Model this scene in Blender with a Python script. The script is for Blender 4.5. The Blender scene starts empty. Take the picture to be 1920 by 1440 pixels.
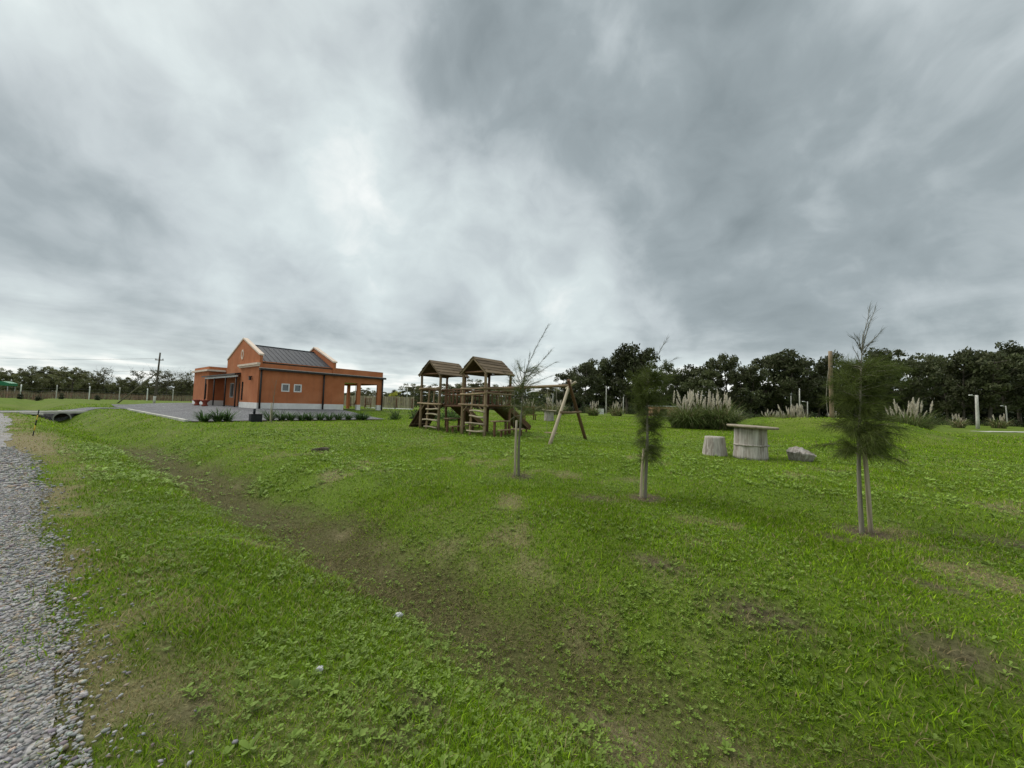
import bpy, bmesh, math, random
import numpy as np
from mathutils import Vector, Matrix

R = math.radians
random.seed(7)
rng = np.random.default_rng(11)
scene = bpy.context.scene
col = scene.collection

# ------------------------------------------------------------------ camera
PITCH, ROLL, EYE = R(3.2), R(1.65), 1.6
cam_data = bpy.data.cameras.new('camera')
cam_data.sensor_width = 36.0
cam_data.lens = 36.0 * 721.0 / 1920.0
cam_data.clip_start = 0.05
cam_data.clip_end = 6000
cam = bpy.data.objects.new('camera', cam_data)
col.objects.link(cam)
_r, _u, _f = Vector((1, 0, 0)), Vector((0, -math.sin(PITCH), math.cos(PITCH))), Vector((0, math.cos(PITCH), math.sin(PITCH)))
_ir = _r * math.cos(ROLL) + _u * math.sin(ROLL)
_iu = -_r * math.sin(ROLL) + _u * math.cos(ROLL)
_m = Matrix((_ir, _iu, -_f)).transposed().to_4x4()
_m.translation = Vector((0, 0, EYE))
cam.matrix_world = _m
scene.camera = cam

# ------------------------------------------------------------------ world: overcast sky
SUN_EL, SUN_AZ = R(52), R(-62)          # azimuth measured from +Y towards +X
world = bpy.data.worlds.new('World')
scene.world = world
world.use_nodes = True


class NT:
    """small helper to wire node trees"""
    def __init__(self, tree):
        self.t = tree
        self.t.nodes.clear()

    def n(self, kind, **kw):
        nd = self.t.nodes.new(kind)
        for k, v in kw.items():
            setattr(nd, k, v)
        return nd

    def l(self, a, b):
        self.t.links.new(a, b)

    def setin(self, sock, v):
        if isinstance(v, bpy.types.NodeSocket):
            self.l(v, sock)
        else:
            sock.default_value = v

    def math(self, op, a, b=None, c=None, clamp=False):
        nd = self.n('ShaderNodeMath', operation=op, use_clamp=clamp)
        self.setin(nd.inputs[0], a)
        if b is not None:
            self.setin(nd.inputs[1], b)
        if c is not None:
            self.setin(nd.inputs[2], c)
        return nd.outputs[0]

    def vmath(self, op, a, b=None, scale=None):
        nd = self.n('ShaderNodeVectorMath', operation=op)
        self.setin(nd.inputs[0], a)
        if b is not None:
            self.setin(nd.inputs[1], b)
        if scale is not None:
            self.setin(nd.inputs['Scale'], scale)
        return nd.outputs['Value'] if op in ('DOT_PRODUCT', 'LENGTH') else nd.outputs[0]

    def noise(self, vec, scale, detail=4, rough=0.5, dist=0.0, color=False):
        nd = self.n('ShaderNodeTexNoise')
        if vec is not None:
            self.l(vec, nd.inputs['Vector'])
        nd.inputs['Scale'].default_value = scale
        nd.inputs['Detail'].default_value = detail
        nd.inputs['Roughness'].default_value = rough
        nd.inputs['Distortion'].default_value = dist
        return nd.outputs['Color'] if color else nd.outputs['Fac']

    def smooth(self, v, a, b, lo=0.0, hi=1.0):
        nd = self.n('ShaderNodeMapRange', interpolation_type='SMOOTHSTEP')
        self.setin(nd.inputs['Value'], v)
        nd.inputs['From Min'].default_value = a
        nd.inputs['From Max'].default_value = b
        nd.inputs['To Min'].default_value = lo
        nd.inputs['To Max'].default_value = hi
        return nd.outputs[0]

    def ramp(self, fac, stops):
        nd = self.n('ShaderNodeValToRGB')
        el = nd.color_ramp.elements
        while len(el) < len(stops):
            el.new(0.5)
        for e, (p, c) in zip(el, stops):
            e.position = p
            e.color = (*c, 1)
        self.setin(nd.inputs[0], fac)
        return nd.outputs[0]

    def mix(self, fac, a, b, mode='MIX'):
        nd = self.n('ShaderNodeMix', data_type='RGBA', blend_type=mode)
        self.setin(nd.inputs[0], fac)
        for s, v in ((nd.inputs[6], a), (nd.inputs[7], b)):
            if isinstance(v, bpy.types.NodeSocket):
                self.l(v, s)
            else:
                s.default_value = (*v, 1)
        return nd.outputs[2]


w = NT(world.node_tree)
tc = w.n('ShaderNodeTexCoord')
dirv = tc.outputs['Generated']
sep = w.n('ShaderNodeSeparateXYZ')
w.l(dirv, sep.inputs[0])
up = w.math('MAXIMUM', sep.outputs['Z'], 0.0)
den = w.math('ADD', up, 0.10)
comb = w.n('ShaderNodeCombineXYZ')
w.l(w.math('DIVIDE', sep.outputs['X'], den), comb.inputs[0])
w.l(w.math('DIVIDE', sep.outputs['Y'], den), comb.inputs[1])
plane = comb.outputs[0]
warp = w.noise(plane, 0.7, 3, 0.5, color=True)
warp = w.vmath('SUBTRACT', warp, (0.5, 0.5, 0.5))
plane2 = w.vmath('ADD', plane, w.vmath('SCALE', warp, scale=0.9))
big = w.noise(plane2, 0.42, 2, 0.45, 0.0)
# lumps of the cloud base: flattened sideways, ragged edges
mp = w.n('ShaderNodeMapping')
mp.inputs['Scale'].default_value = (1.0, 1.0, 1.25)
mp.inputs['Location'].default_value = (4.3, 1.1, 2.7)
mp.inputs['Rotation'].default_value = (R(6), R(-9), 0)
wl0 = w.noise(dirv, 3.0, 3, 0.5, color=True)
dl = w.vmath('ADD', dirv, w.vmath('SCALE', w.vmath('SUBTRACT', wl0, (0.5, 0.5, 0.5)), scale=0.22))
w.l(dl, mp.inputs['Vector'])
lump = w.noise(mp.outputs[0], 3.6, 8, 0.50, 0.0)
lump2 = w.noise(mp.outputs[0], 9.5, 6, 0.52, 0.0)
wd = w.noise(dirv, 2.2, 4, 0.5, color=True)
dirw = w.vmath('ADD', dirv, w.vmath('SCALE', w.vmath('SUBTRACT', wd, (0.5, 0.5, 0.5)), scale=0.45))
dirw = w.vmath('NORMALIZE', dirw)
val = w.math('MULTIPLY_ADD', big, 0.40, 0.375)
val = w.math('ADD', val, w.math('MULTIPLY', w.math('SUBTRACT', lump, 0.5), 0.95))
val = w.math('ADD', val, w.math('MULTIPLY', w.math('SUBTRACT', lump2, 0.5), 0.44))
fine = w.noise(plane2, 1.5, 7, 0.58, 0.1)
val = w.math('ADD', val, w.math('MULTIPLY', w.math('SUBTRACT', fine, 0.5), w.smooth(sep.outputs['Z'], 0.34, 0.10, 0.0, 0.55)))


def pixel_dir(px, py):
    a, b = (px - 960) / 721.0, -(py - 720) / 721.0
    d = _ir * a + _iu * b + _f
    return d.normalized()


# thick and thin parts of the cloud deck (direction, inner cosine spread, weight)
for px, py, ang, wt in ((430, 150, 34, 0.15), (690, 240, 24, 0.05), (880, 330, 16, 0.08), (1640, 160, 13, 0.11),
                        (1180, 200, 26, -0.27), (1500, 420, 26, -0.20), (1850, 500, 26, -0.17), (1000, 60, 20, -0.12), (60, 330, 17, -0.17),
                        (440, 400, 14, -0.11), (150, 560, 20, -0.15), (600, 330, 9, -0.06), (1000, 500, 18, 0.08)):
    dt = w.vmath('DOT_PRODUCT', dirw, tuple(pixel_dir(px, py)))
    val = w.math('ADD', val, w.smooth(dt, math.cos(R(ang)), 1.0, 0.0, wt))
# lighter clear strip low over the horizon, broken by ragged cloud
low = w.smooth(sep.outputs['Z'], 0.15, 0.035)
strip = w.noise(plane, 0.55, 5, 0.55, 0.15)
val = w.math('ADD', val, w.math('MULTIPLY', low, w.smooth(strip, 0.36, 0.62, 0.10, 0.60)))
cloud = w.ramp(val, [(0.0, (0.21, 0.25, 0.26)), (0.30, (0.325, 0.375, 0.39)), (0.52, (0.50, 0.555, 0.57)), (0.76, (0.65, 0.725, 0.725)), (1.0, (0.95, 0.97, 0.94))])
sky = w.n('ShaderNodeTexSky', sky_type='NISHITA')
sky.sun_disc = False
sky.sun_elevation = SUN_EL
sky.sun_rotation = SUN_AZ
sky.air_density = 1.0
sky.dust_density = 2.0
skyc = w.vmath('SCALE', sky.outputs[0], scale=0.10)
total = w.mix(0.92, skyc, cloud)
bg = w.n('ShaderNodeBackground')
w.l(total, bg.inputs['Color'])
bg.inputs['Strength'].default_value = 0.58
wo = w.n('ShaderNodeOutputWorld')
w.l(bg.outputs[0], wo.inputs['Surface'])

sun_data = bpy.data.lights.new('sun', 'SUN')
sun_data.energy = 1.5
sun_data.angle = R(55)
sun_data.color = (1.0, 0.96, 0.9)
sun = bpy.data.objects.new('sun', sun_data)
col.objects.link(sun)
_sd = Vector((math.sin(SUN_AZ) * math.cos(SUN_EL), math.cos(SUN_AZ) * math.cos(SUN_EL), math.sin(SUN_EL)))
sun.rotation_euler = (-_sd).to_track_quat('-Z', 'Y').to_euler()
sun.location = _sd * 50 + Vector((0, 0, 20))

vs_ = scene.view_settings
vs_.view_transform = 'Standard'
vs_.look = 'None'
vs_.exposure = 0.93
vs_.gamma = 1.0
vs_.use_curve_mapping = False
scene.cycles.max_bounces = 6
scene.cycles.transparent_max_bounces = 8

# ------------------------------------------------------------------ the lie of the land
# t runs along the road away to the left, v runs square to it into the lawn
UT, VT = (-0.775, 0.632), (0.632, 0.775)
ROT = math.atan2(0.775, 0.632)          # local x = v, local y = t


def W(t, v):
    return UT[0] * t + VT[0] * v, UT[1] * t + VT[1] * v


def TV(x, y):
    return UT[0] * x + UT[1] * y, VT[0] * x + VT[1] * y


def sst(a, b, x):
    k = np.clip((np.asarray(x, float) - a) / (b - a), 0, 1)
    return k * k * (3 - 2 * k)


def vnoise(x, y, seed=0):
    x = np.asarray(x, float); y = np.asarray(y, float)
    xi = np.floor(x).astype(np.int64); yi = np.floor(y).astype(np.int64)
    fx = x - xi; fy = y - yi
    fx = fx * fx * (3 - 2 * fx); fy = fy * fy * (3 - 2 * fy)

    def h(a, b):
        n = (a * 374761393 + b * 668265263 + seed * 974711) & 0xffffffff
        n = ((n ^ (n >> 13)) * 1274126177) & 0xffffffff
        n = n ^ (n >> 16)
        return (n & 0xffff) / 65535.0
    return (h(xi, yi) * (1 - fx) + h(xi + 1, yi) * fx) * (1 - fy) + (h(xi, yi + 1) * (1 - fx) + h(xi + 1, yi + 1) * fx) * fy


def fbm(x, y, seed=0, oct_=4):
    s = 0; a = 0.5; tot = 0
    for i in range(oct_):
        s = s + a * vnoise(np.asarray(x) * 2 ** i, np.asarray(y) * 2 ** i, seed + i * 17)
        tot += a; a *= 0.5
    return s / tot


def shift(t):
    return -2.7 * (np.clip(t, 0, 62) / 57.0) ** 2


def road_edge(t):
    return 0.12 + 0.46 * (fbm(np.asarray(t) * 0.9, np.asarray(t) * 0 + 3.3, 5, 4) - 0.5) + 0.30 * sst(14, 19, t) * (1 - sst(26, 32, t)) * -1 - 0.02 * np.clip(np.asarray(t) - 46, 0, 80) ** 2


MOUNDS = ((23.8, 28.2, 1.18, 5.2), (31.5, 47.0, 1.0, 3.2))


def height(x, y):
    x = np.asarray(x, float); y = np.asarray(y, float)
    t, v = TV(x, y)
    s = v - shift(t)
    dist = np.hypot(x, y)
    far = 1 - sst(130, 240, dist)
    cut = np.exp(-((t - 44.6) / 2.2) ** 2)
    fill = 1 - sst(46.95, 47.3, t) * (1 - sst(51.5, 52.6, t))
    wd_ = np.where(s < 2.8, 1.05, 1.0)
    z = -(0.56 + 0.42 * cut) * np.exp(-((s - 2.8) / wd_) ** 2) * fill * (1 - 0.5 * sst(60, 75, t))
    z = z + sst(3.2, 5.2, s) * (0.05 + 0.28 * sst(12, 24, t)) * far
    z = z + 0.17 * sst(5.5, 12, s) * (1 - sst(16, 24, t)) * (1 - sst(24, 60, v)) * far
    z = z + 0.47 * sst(24.7, 32, t) * sst(5, 9.8, v) * (1 - sst(52, 64, t)) * (1 - sst(26, 44, v))
    z = z + 0.5 * sst(55, 92, t) * (1 - 0.5 * sst(3.2, 5.2, s)) * far
    z = z + 0.16 * np.exp(-((t - 57) / 2.2) ** 2) * sst(3, 6, s) * (1 - sst(18, 26, v)) - 0.22 * np.exp(-((t - 62.5) / 1.6) ** 2) * (1 - sst(9, 14, v)) * sst(-1, 1, s)
    for mx, my, mh, mr in MOUNDS:
        z = z + mh * np.exp(-(((x - mx) ** 2 + (y - my) ** 2) / mr ** 2) ** 1.7)
    lawn = sst(0.8, 2.0, s) * (1 - sst(60, 110, dist))
    pad = sst(24, 25.5, t) * (1 - sst(50, 56, t)) * sst(4, 5, v)
    z = z + lawn * (1 - pad) * (0.09 * (fbm(x * 0.45, y * 0.45, 2, 3) - 0.5) + 0.05 * (fbm(x * 1.7, y * 1.7, 9, 2) - 0.5))
    return z


def G(x, y):
    return float(height(x, y))


SAPLINGS = ((0.20, 8.40), (2.35, 6.77), (4.72, 5.17))
PATCHES = ((1.59, 4.20, .34, .13), (2.09, 3.43, .26, .16), (2.32, 3.27, .24, .15), (3.18, 2.81, .28, .2), (1.43, 6.69, .45, .25), (-0.50, 1.98, .12, .09),
           (-0.46, 2.30, .20, .10), (3.93, 3.63, .26, .12), (-2.18, 2.53, .22, .07), (-1.60, 2.05, .22, .1), (-5.67, 11.65, .4, .15), (4.1, 4.9, .3, .12), (6.2, 4.7, .6, .25))


def masks(x, y):
    """brown = dead grass in the ditch, straw = dry thatch, bare = worn soil"""
    t, v = TV(x, y)
    s = v - shift(t)
    n1 = fbm(x * 0.8, y * 0.8, 31, 4); n2 = fbm(x * 2.3, y * 2.3, 44, 3); n3 = fbm(x * 0.33, y * 0.33, 71, 3)
    wid = 0.66 + 0.5 * (n1 - 0.5)
    brown = np.exp(-((s - 2.72 + 0.6 * (n2 - 0.5)) / wid) ** 4) * sst(-4.0, 3.5, t) * (1 - sst(19, 24, t)) * (0.75 + 0.8 * n2).clip(0, 1)
    e = road_edge(t)
    straw = (1 - sst(0.10, 1.15, s - e)) * (0.22 + 1.0 * sst(0.45, 0.70, n2)) * 0.75
    straw = np.maximum(straw, (1 - sst(0.5, 1.4, s - e)) * sst(13, 17, t) * (1 - sst(22, 27, t)))
    straw = np.maximum(straw, 0.75 * sst(0.58, 0.72, n1) * sst(0.42, 0.6, n2) * (1 - 0.6 * sst(9, 16, np.hypot(x, y))))
    straw = np.maximum(straw, 0.10 * sst(3.3, 3.9, s) * (1 - sst(4.6, 6.2, s)) * sst(0.45, 0.65, n1))
    bare = np.zeros_like(straw)
    for px, py, ra, rb in PATCHES:
        dt_, dv_ = TV(x - px, y - py)
        q = (dt_ / ra) ** 2 + (dv_ / rb) ** 2
        bare = np.maximum(bare, np.exp(-q * (0.6 + 0.9 * n2)))
    for px, py in SAPLINGS:
        q = np.hypot(x - px, y - py) / 0.32
        bare = np.maximum(bare, 1 - sst(0.7, 1.25, q + 0.5 * (n2 - 0.5)))
    return brown.clip(0, 1), straw.clip(0, 1), bare.clip(0, 1), n3, n1


# ------------------------------------------------------------------ object helpers
def tag(o, label=None, cat=None, group=None, kind=None):
    if label: o['label'] = label
    if cat: o['category'] = cat
    if group: o['group'] = group
    if kind: o['kind'] = kind
    return o


def empty(name, loc, rz=0.0, label=None, cat=None, group=None):
    o = bpy.data.objects.new(name, None)
    o.empty_display_size = 0.2
    col.objects.link(o)
    o.location = loc
    o.rotation_euler = (0, 0, rz)
    return tag(o, label, cat, group)


def link(name, me, parent=None, mat=None):
    o = bpy.data.objects.new(name, me)
    col.objects.link(o)
    if parent is not None:
        o.parent = parent
    if mat is not None and len(me.materials) == 0:
        me.materials.append(mat)
    return o


def np_mesh(name, V, faces_flat, sizes, colors=None, smooth=False):
    me = bpy.data.meshes.new(name)
    V = np.asarray(V, np.float32).reshape(-1, 3)
    faces_flat = np.asarray(faces_flat, np.int32); sizes = np.asarray(sizes, np.int32)
    me.vertices.add(len(V)); me.vertices.foreach_set('co', V.ravel())
    me.loops.add(len(faces_flat)); me.loops.foreach_set('vertex_index', faces_flat)
    me.polygons.add(len(sizes))
    me.polygons.foreach_set('loop_start', np.concatenate(([0], np.cumsum(sizes)[:-1])).astype(np.int32))
    me.polygons.foreach_set('loop_total', sizes)
    if smooth:
        me.polygons.foreach_set('use_smooth', np.ones(len(sizes), bool))
    if colors is not None:
        at = me.attributes.new('tint', 'FLOAT_COLOR', 'POINT')
        c = np.ones((len(V), 4), np.float32); c[:, :colors.shape[1]] = colors
        at.data.foreach_set('color', c.ravel())
    me.update(calc_edges=True)
    return me


def strips(C, Wv, colors=None, tip=True):
    """ribbons: C (n,k,3) centre lines, Wv (n,k,3) half widths -> arrays for np_mesh"""
    n, k, _ = C.shape
    if tip:
        V = np.empty((n, 2 * (k - 1) + 1, 3))
        V[:, 0:2 * (k - 1):2] = C[:, :-1] - Wv[:, :-1]
        V[:, 1:2 * (k - 1):2] = C[:, :-1] + Wv[:, :-1]
        V[:, -1] = C[:, -1]
        m = 2 * (k - 1) + 1
        fl = []; sz = []
        for i in range(k - 2):
            fl += [2 * i, 2 * i + 1, 2 * i + 3, 2 * i + 2]; sz.append(4)
        fl += [2 * (k - 2), 2 * (k - 2) + 1, m - 1]; sz.append(3)
    else:
        V = np.empty((n, 2 * k, 3)); V[:, 0::2] = C - Wv; V[:, 1::2] = C + Wv
        m = 2 * k; fl = []; sz = []
        for i in range(k - 1):
            fl += [2 * i, 2 * i + 1, 2 * i + 3, 2 * i + 2]; sz.append(4)
    fl = np.array(fl); F = (fl[None, :] + (np.arange(n) * m)[:, None]).ravel()
    S = np.tile(np.array(sz), n)
    cc = None if colors is None else np.repeat(colors, m, axis=0)
    return V.reshape(-1, 3), F, S, cc


def merge(parts):
    Vs, Fs, Ss, Cs = [], [], [], []
    off = 0
    for V, F, S, c in parts:
        Vs.append(V); Fs.append(F + off); Ss.append(S); Cs.append(c)
        off += len(V)
    return np.concatenate(Vs), np.concatenate(Fs), np.concatenate(Ss), (None if Cs[0] is None else np.concatenate(Cs))


def box(name, a, b, mat, parent=None, bevel=0.0):
    x0, x1 = sorted((a[0], b[0])); y0, y1 = sorted((a[1], b[1])); z0, z1 = sorted((a[2], b[2]))
    bm = bmesh.new()
    bmesh.ops.create_cube(bm, size=1)
    c = Vector(((x0 + x1) / 2, (y0 + y1) / 2, (z0 + z1) / 2))
    for v in bm.verts:
        v.co = Vector((v.co.x * (x1 - x0), v.co.y * (y1 - y0), v.co.z * (z1 - z0)))
    if bevel:
        bmesh.ops.bevel(bm, geom=bm.edges[:], offset=bevel, segments=1, affect='EDGES')
    me = bpy.data.meshes.new(name); bm.to_mesh(me); bm.free()
    o = link(name, me, parent, mat)
    o.location = c
    return o


def prism(name, poly, axis, d0, d1, mat, parent=None):
    """poly of (p,q) extruded along axis 'x' (p=y,q=z) or 'y' (p=x,q=z) or 'z'"""
    bm = bmesh.new()

    def pt(p, q, d):
        return {'x': (d, p, q), 'y': (p, d, q), 'z': (p, q, d)}[axis]
    A = [bm.verts.new(pt(p, q, d0)) for p, q in poly]
    B = [bm.verts.new(pt(p, q, d1)) for p, q in poly]
    bm.faces.new(A); bm.faces.new(B[::-1])
    for i in range(len(poly)):
        j = (i + 1) % len(poly)
        bm.faces.new((A[j], A[i], B[i], B[j]))
    bmesh.ops.recalc_face_normals(bm, faces=bm.faces)
    me = bpy.data.meshes.new(name); bm.to_mesh(me); bm.free()
    return link(name, me, parent, mat)


def cell_wall(name, axis, d0, d1, us, zs, hole, mat, parent):
    """wall slab with true openings; hole(i,j) tells whether cell i,j is open"""
    bm = bmesh.new()
    vc = {}

    def vt(i, j, d):
        k = (i, j, d)
        if k not in vc:
            u, z, dd = us[i], zs[j], (d0 if d == 0 else d1)
            vc[k] = bm.verts.new((dd, u, z) if axis == 'x' else (u, dd, z))
        return vc[k]
    nu, nz = len(us) - 1, len(zs) - 1
    sol = lambda i, j: 0 <= i < nu and 0 <= j < nz and not hole(i, j)
    for i in range(nu):
        for j in range(nz):
            if not sol(i, j):
                continue
            for d in (0, 1):
                bm.faces.new((vt(i, j, d), vt(i + 1, j, d), vt(i + 1, j + 1, d), vt(i, j + 1, d)))
            for (di, dj, e0, e1) in ((-1, 0, (i, j), (i, j + 1)), (1, 0, (i + 1, j), (i + 1, j + 1)), (0, -1, (i, j), (i + 1, j)), (0, 1, (i, j + 1), (i + 1, j + 1))):
                if not sol(i + di, j + dj):
                    bm.faces.new((vt(*e0, 0), vt(*e1, 0), vt(*e1, 1), vt(*e0, 1)))
    bmesh.ops.recalc_face_normals(bm, faces=bm.faces)
    me = bpy.data.meshes.new(name); bm.to_mesh(me); bm.free()
    return link(name, me, parent, mat)


def log_mesh(L, r0, r1, sides=8, rings=6, wob=0.12, seed=0):
    rd = random.Random(seed)
    V, F = [], []
    ph = rd.random() * 6
    for i in range(rings + 1):
        f = i / rings
        r = r0 + (r1 - r0) * f
        cx = wob * r * math.sin(ph + 4 * f); cy = wob * r * math.cos(ph * 1.7 + 5 * f)
        for k in range(sides):
            a = 2 * math.pi * k / sides
            rr = r * (1 + rd.uniform(-0.06, 0.06))
            V.append((cx + rr * math.cos(a), cy + rr * math.sin(a), f * L))
    for i in range(rings):
        for k in range(sides):
            k2 = (k + 1) % sides
            F.append((i * sides + k, i * sides + k2, (i + 1) * sides + k2, (i + 1) * sides + k))
    F.append(tuple(range(sides))[::-1]); F.append(tuple(range(rings * sides, rings * sides + sides)))
    me = bpy.data.meshes.new('log'); me.from_pydata(V, [], F)
    for p in me.polygons[:-2]:
        p.use_smooth = True
    return me


_ls = [0]


def log(name, p0, p1, r0, r1, mat, parent=None, wob=0.12, sides=8, rings=6):
    _ls[0] += 1
    p0, p1 = Vector(p0), Vector(p1)
    me = log_mesh((p1 - p0).length, r0, r1, sides, rings, wob, _ls[0])
    me.name = name
    o = link(name, me, parent, mat)
    q = (p1 - p0).to_track_quat('Z', 'Y')
    o.rotation_euler = q.to_euler()
    o.location = p0
    return o


def plank(name, p0, p1, width, thick, mat, parent=None, side=None, bevel=0.006):
    """board from p0 to p1, its broad face across 'side'"""
    p0, p1 = Vector(p0), Vector(p1)
    d = (p1 - p0); L = d.length; d.normalize()
    sd = Vector(side).normalized() if side is not None else Vector((0, 0, 1)).cross(d).normalized()
    sd = (sd - d * sd.dot(d)).normalized()
    nrm = d.cross(sd)
    bm = bmesh.new(); bmesh.ops.create_cube(bm, size=1)
    for v in bm.verts:
        v.co = Vector((v.co.x * width, v.co.y * thick, (v.co.z + 0.5) * L))
    if bevel:
        bmesh.ops.bevel(bm, geom=bm.edges[:], offset=bevel, segments=1, affect='EDGES')
    me = bpy.data.meshes.new(name); bm.to_mesh(me); bm.free()
    o = link(name, me, parent, mat)
    o.matrix_local = Matrix.Translation(p0) @ Matrix((sd, nrm if sd.cross(nrm).dot(d) > 0 else -nrm, d)).transposed().to_4x4()
    return o


def lathe(name, prof, mat, parent=None, seg=20, jitter=0.0, seed=0, smooth=True):
    rd = random.Random(seed)
    V, F = [], []
    for (r, z) in prof:
        for k in range(seg):
            a = 2 * math.pi * k / seg
            rr = max(r, 1e-4) * (1 + rd.uniform(-jitter, jitter))
            V.append((rr * math.cos(a), rr * math.sin(a), z + (rd.uniform(-jitter, jitter) * 0.3 * r if jitter else 0)))
    for i in range(len(prof) - 1):
        for k in range(seg):
            k2 = (k + 1) % seg
            F.append((i * seg + k, i * seg + k2, (i + 1) * seg + k2, (i + 1) * seg + k))
    F.append(tuple(range(seg))[::-1]); F.append(tuple(range((len(prof) - 1) * seg, len(prof) * seg)))
    me = bpy.data.meshes.new(name); me.from_pydata(V, [], F)
    if smooth:
        for p in me.polygons[:-2]:
            p.use_smooth = True
    return link(name, me, parent, mat)


def tube_arrays(P, Rr, sides=5):
    """tapered tube through points P (k,3) with radii Rr -> arrays"""
    P = np.asarray(P, float); k = len(P)
    V = np.empty((k, sides, 3))
    for i in range(k):
        d = P[min(i + 1, k - 1)] - P[max(i - 1, 0)]
        d = d / (np.linalg.norm(d) + 1e-9)
        a = np.cross(d, (0.3, 0.9, 0.1) if abs(d[1]) < 0.9 else (1, 0, 0)); a /= np.linalg.norm(a)
        b = np.cross(d, a)
        for j in range(sides):
            an = 2 * math.pi * j / sides
            V[i, j] = P[i] + Rr[i] * (a * math.cos(an) + b * math.sin(an))
    F = []
    for i in range(k - 1):
        for j in range(sides):
            j2 = (j + 1) % sides
            F += [i * sides + j, i * sides + j2, (i + 1) * sides + j2, (i + 1) * sides + j]
    return V.reshape(-1, 3), np.array(F), np.full((k - 1) * sides, 4), None


def copy_thing(root, loc, rz=0.0, scale=None):
    r = root.copy(); col.objects.link(r)
    r.location = loc; r.rotation_euler = (0, 0, rz)
    if scale is not None: r.scale = scale
    for ch in root.children:
        c = ch.copy(); col.objects.link(c); c.parent = r
        for g in ch.children:
            d = g.copy(); col.objects.link(d); d.parent = c
    return r


# ------------------------------------------------------------------ materials
def mat_new(name):
    m = bpy.data.materials.new(name)
    m.use_nodes = True
    return m, NT(m.node_tree)


def finish(nt, color, rough=0.8, bump=None, bump_d=0.01, spec=0.3, metallic=0.0, translucent=None):
    p = nt.n('ShaderNodeBsdfPrincipled')
    nt.setin(p.inputs['Base Color'], color if isinstance(color, bpy.types.NodeSocket) else (*color, 1))
    nt.setin(p.inputs['Roughness'], rough)
    p.inputs['Specular IOR Level'].default_value = spec
    p.inputs['Metallic'].default_value = metallic
    if bump is not None:
        b = nt.n('ShaderNodeBump')
        b.inputs['Strength'].default_value = 1.0
        b.inputs['Distance'].default_value = bump_d
        nt.l(bump, b.inputs['Height']); nt.l(b.outputs[0], p.inputs['Normal'])
    out = nt.n('ShaderNodeOutputMaterial')
    sh = p.outputs[0]
    if translucent:
        tr = nt.n('ShaderNodeBsdfTranslucent')
        nt.setin(tr.inputs['Color'], color if isinstance(color, bpy.types.NodeSocket) else (*color, 1))
        mx = nt.n('ShaderNodeMixShader'); mx.inputs[0].default_value = translucent
        nt.l(sh, mx.inputs[1]); nt.l(tr.outputs[0], mx.inputs[2]); sh = mx.outputs[0]
    nt.l(sh, out.inputs['Surface'])


def objco(nt, scale=(1, 1, 1)):
    t = nt.n('ShaderNodeTexCoord'); m = nt.n('ShaderNodeMapping')
    m.inputs['Scale'].default_value = scale
    nt.l(t.outputs['Object'], m.inputs['Vector'])
    return m.outputs[0]


def geoco(nt):
    return nt.n('ShaderNodeNewGeometry').outputs['Position']


def rnd(nt):
    return nt.n('ShaderNodeObjectInfo').outputs['Random']


def mat_plain(name, c1, c2, scale=3.0, rough=0.8, bump=0.0, bscale=40.0, spec=0.3, var=0.0, metallic=0.0, world_space=False, detail=5):
    m, nt = mat_new(name)
    co = geoco(nt) if world_space else objco(nt)
    n = nt.noise(co, scale, detail, 0.6)
    c = nt.ramp(n, [(0.3, c1), (0.7, c2)])
    if var:
        v = nt.math('MULTIPLY_ADD', rnd(nt), var, 1 - var / 2)
        c = nt.mix(1.0, c, v, 'MULTIPLY')
    finish(nt, c, rough, nt.noise(co, bscale, 4, 0.6) if bump else None, bump, spec, metallic)
    return m


def mat_wood(name, c1, c2, c3, grain=9.0, rough=0.85, bump=0.004, var=0.5):
    m, nt = mat_new(name)
    co = objco(nt, (grain, grain, 0.55))
    off = nt.vmath('ADD', co, nt.vmath('SCALE', (1, 1, 1), scale=nt.math('MULTIPLY', rnd(nt), 40.0)))
    n = nt.noise(off, 2.2, 6, 0.65, 0.6)
    n2 = nt.noise(off, 0.5, 3, 0.5)
    c = nt.ramp(n, [(0.28, c1), (0.5, c2), (0.75, c3)])
    c = nt.mix(nt.smooth(n2, 0.4, 0.75, 0.0, 0.55), c, c3)
    v = nt.math('MULTIPLY_ADD', rnd(nt), var, 1 - var / 2)
    c = nt.mix(1.0, c, v, 'MULTIPLY')
    finish(nt, c, rough, n, bump, 0.25)
    return m


def mat_tint(name, rough=0.6, translucent=0.25, spec=0.25, var=0.0):
    """leaf or blade: colour of each piece from its own tint attribute"""
    m, nt = mat_new(name)
    a = nt.n('ShaderNodeAttribute'); a.attribute_name = 'tint'
    c = a.outputs['Color']
    if var:
        c = nt.mix(1.0, c, nt.math('MULTIPLY_ADD', rnd(nt), var, 1 - var / 2), 'MULTIPLY')
    finish(nt, c, rough, None, 0, spec, 0, translucent)
    return m


M = {}
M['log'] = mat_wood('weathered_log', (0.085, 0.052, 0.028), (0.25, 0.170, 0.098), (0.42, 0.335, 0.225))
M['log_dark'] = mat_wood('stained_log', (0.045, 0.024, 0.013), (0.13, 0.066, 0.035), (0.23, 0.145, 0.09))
M['board'] = mat_wood('dark_board', (0.030, 0.018, 0.014), (0.075, 0.042, 0.030), (0.13, 0.085, 0.06))
M['shingle'] = mat_wood('roof_board', (0.06, 0.042, 0.026), (0.155, 0.112, 0.070), (0.27, 0.205, 0.135), grain=5)
M['grey_wood'] = mat_wood('grey_stump', (0.075, 0.056, 0.042), (0.31, 0.275, 0.235), (0.60, 0.565, 0.52), grain=10, bump=0.012, var=0.12)
M['table_top'] = mat_wood('table_top_wood', (0.13, 0.105, 0.075), (0.27, 0.225, 0.165), (0.40, 0.35, 0.27), grain=4)
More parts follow.
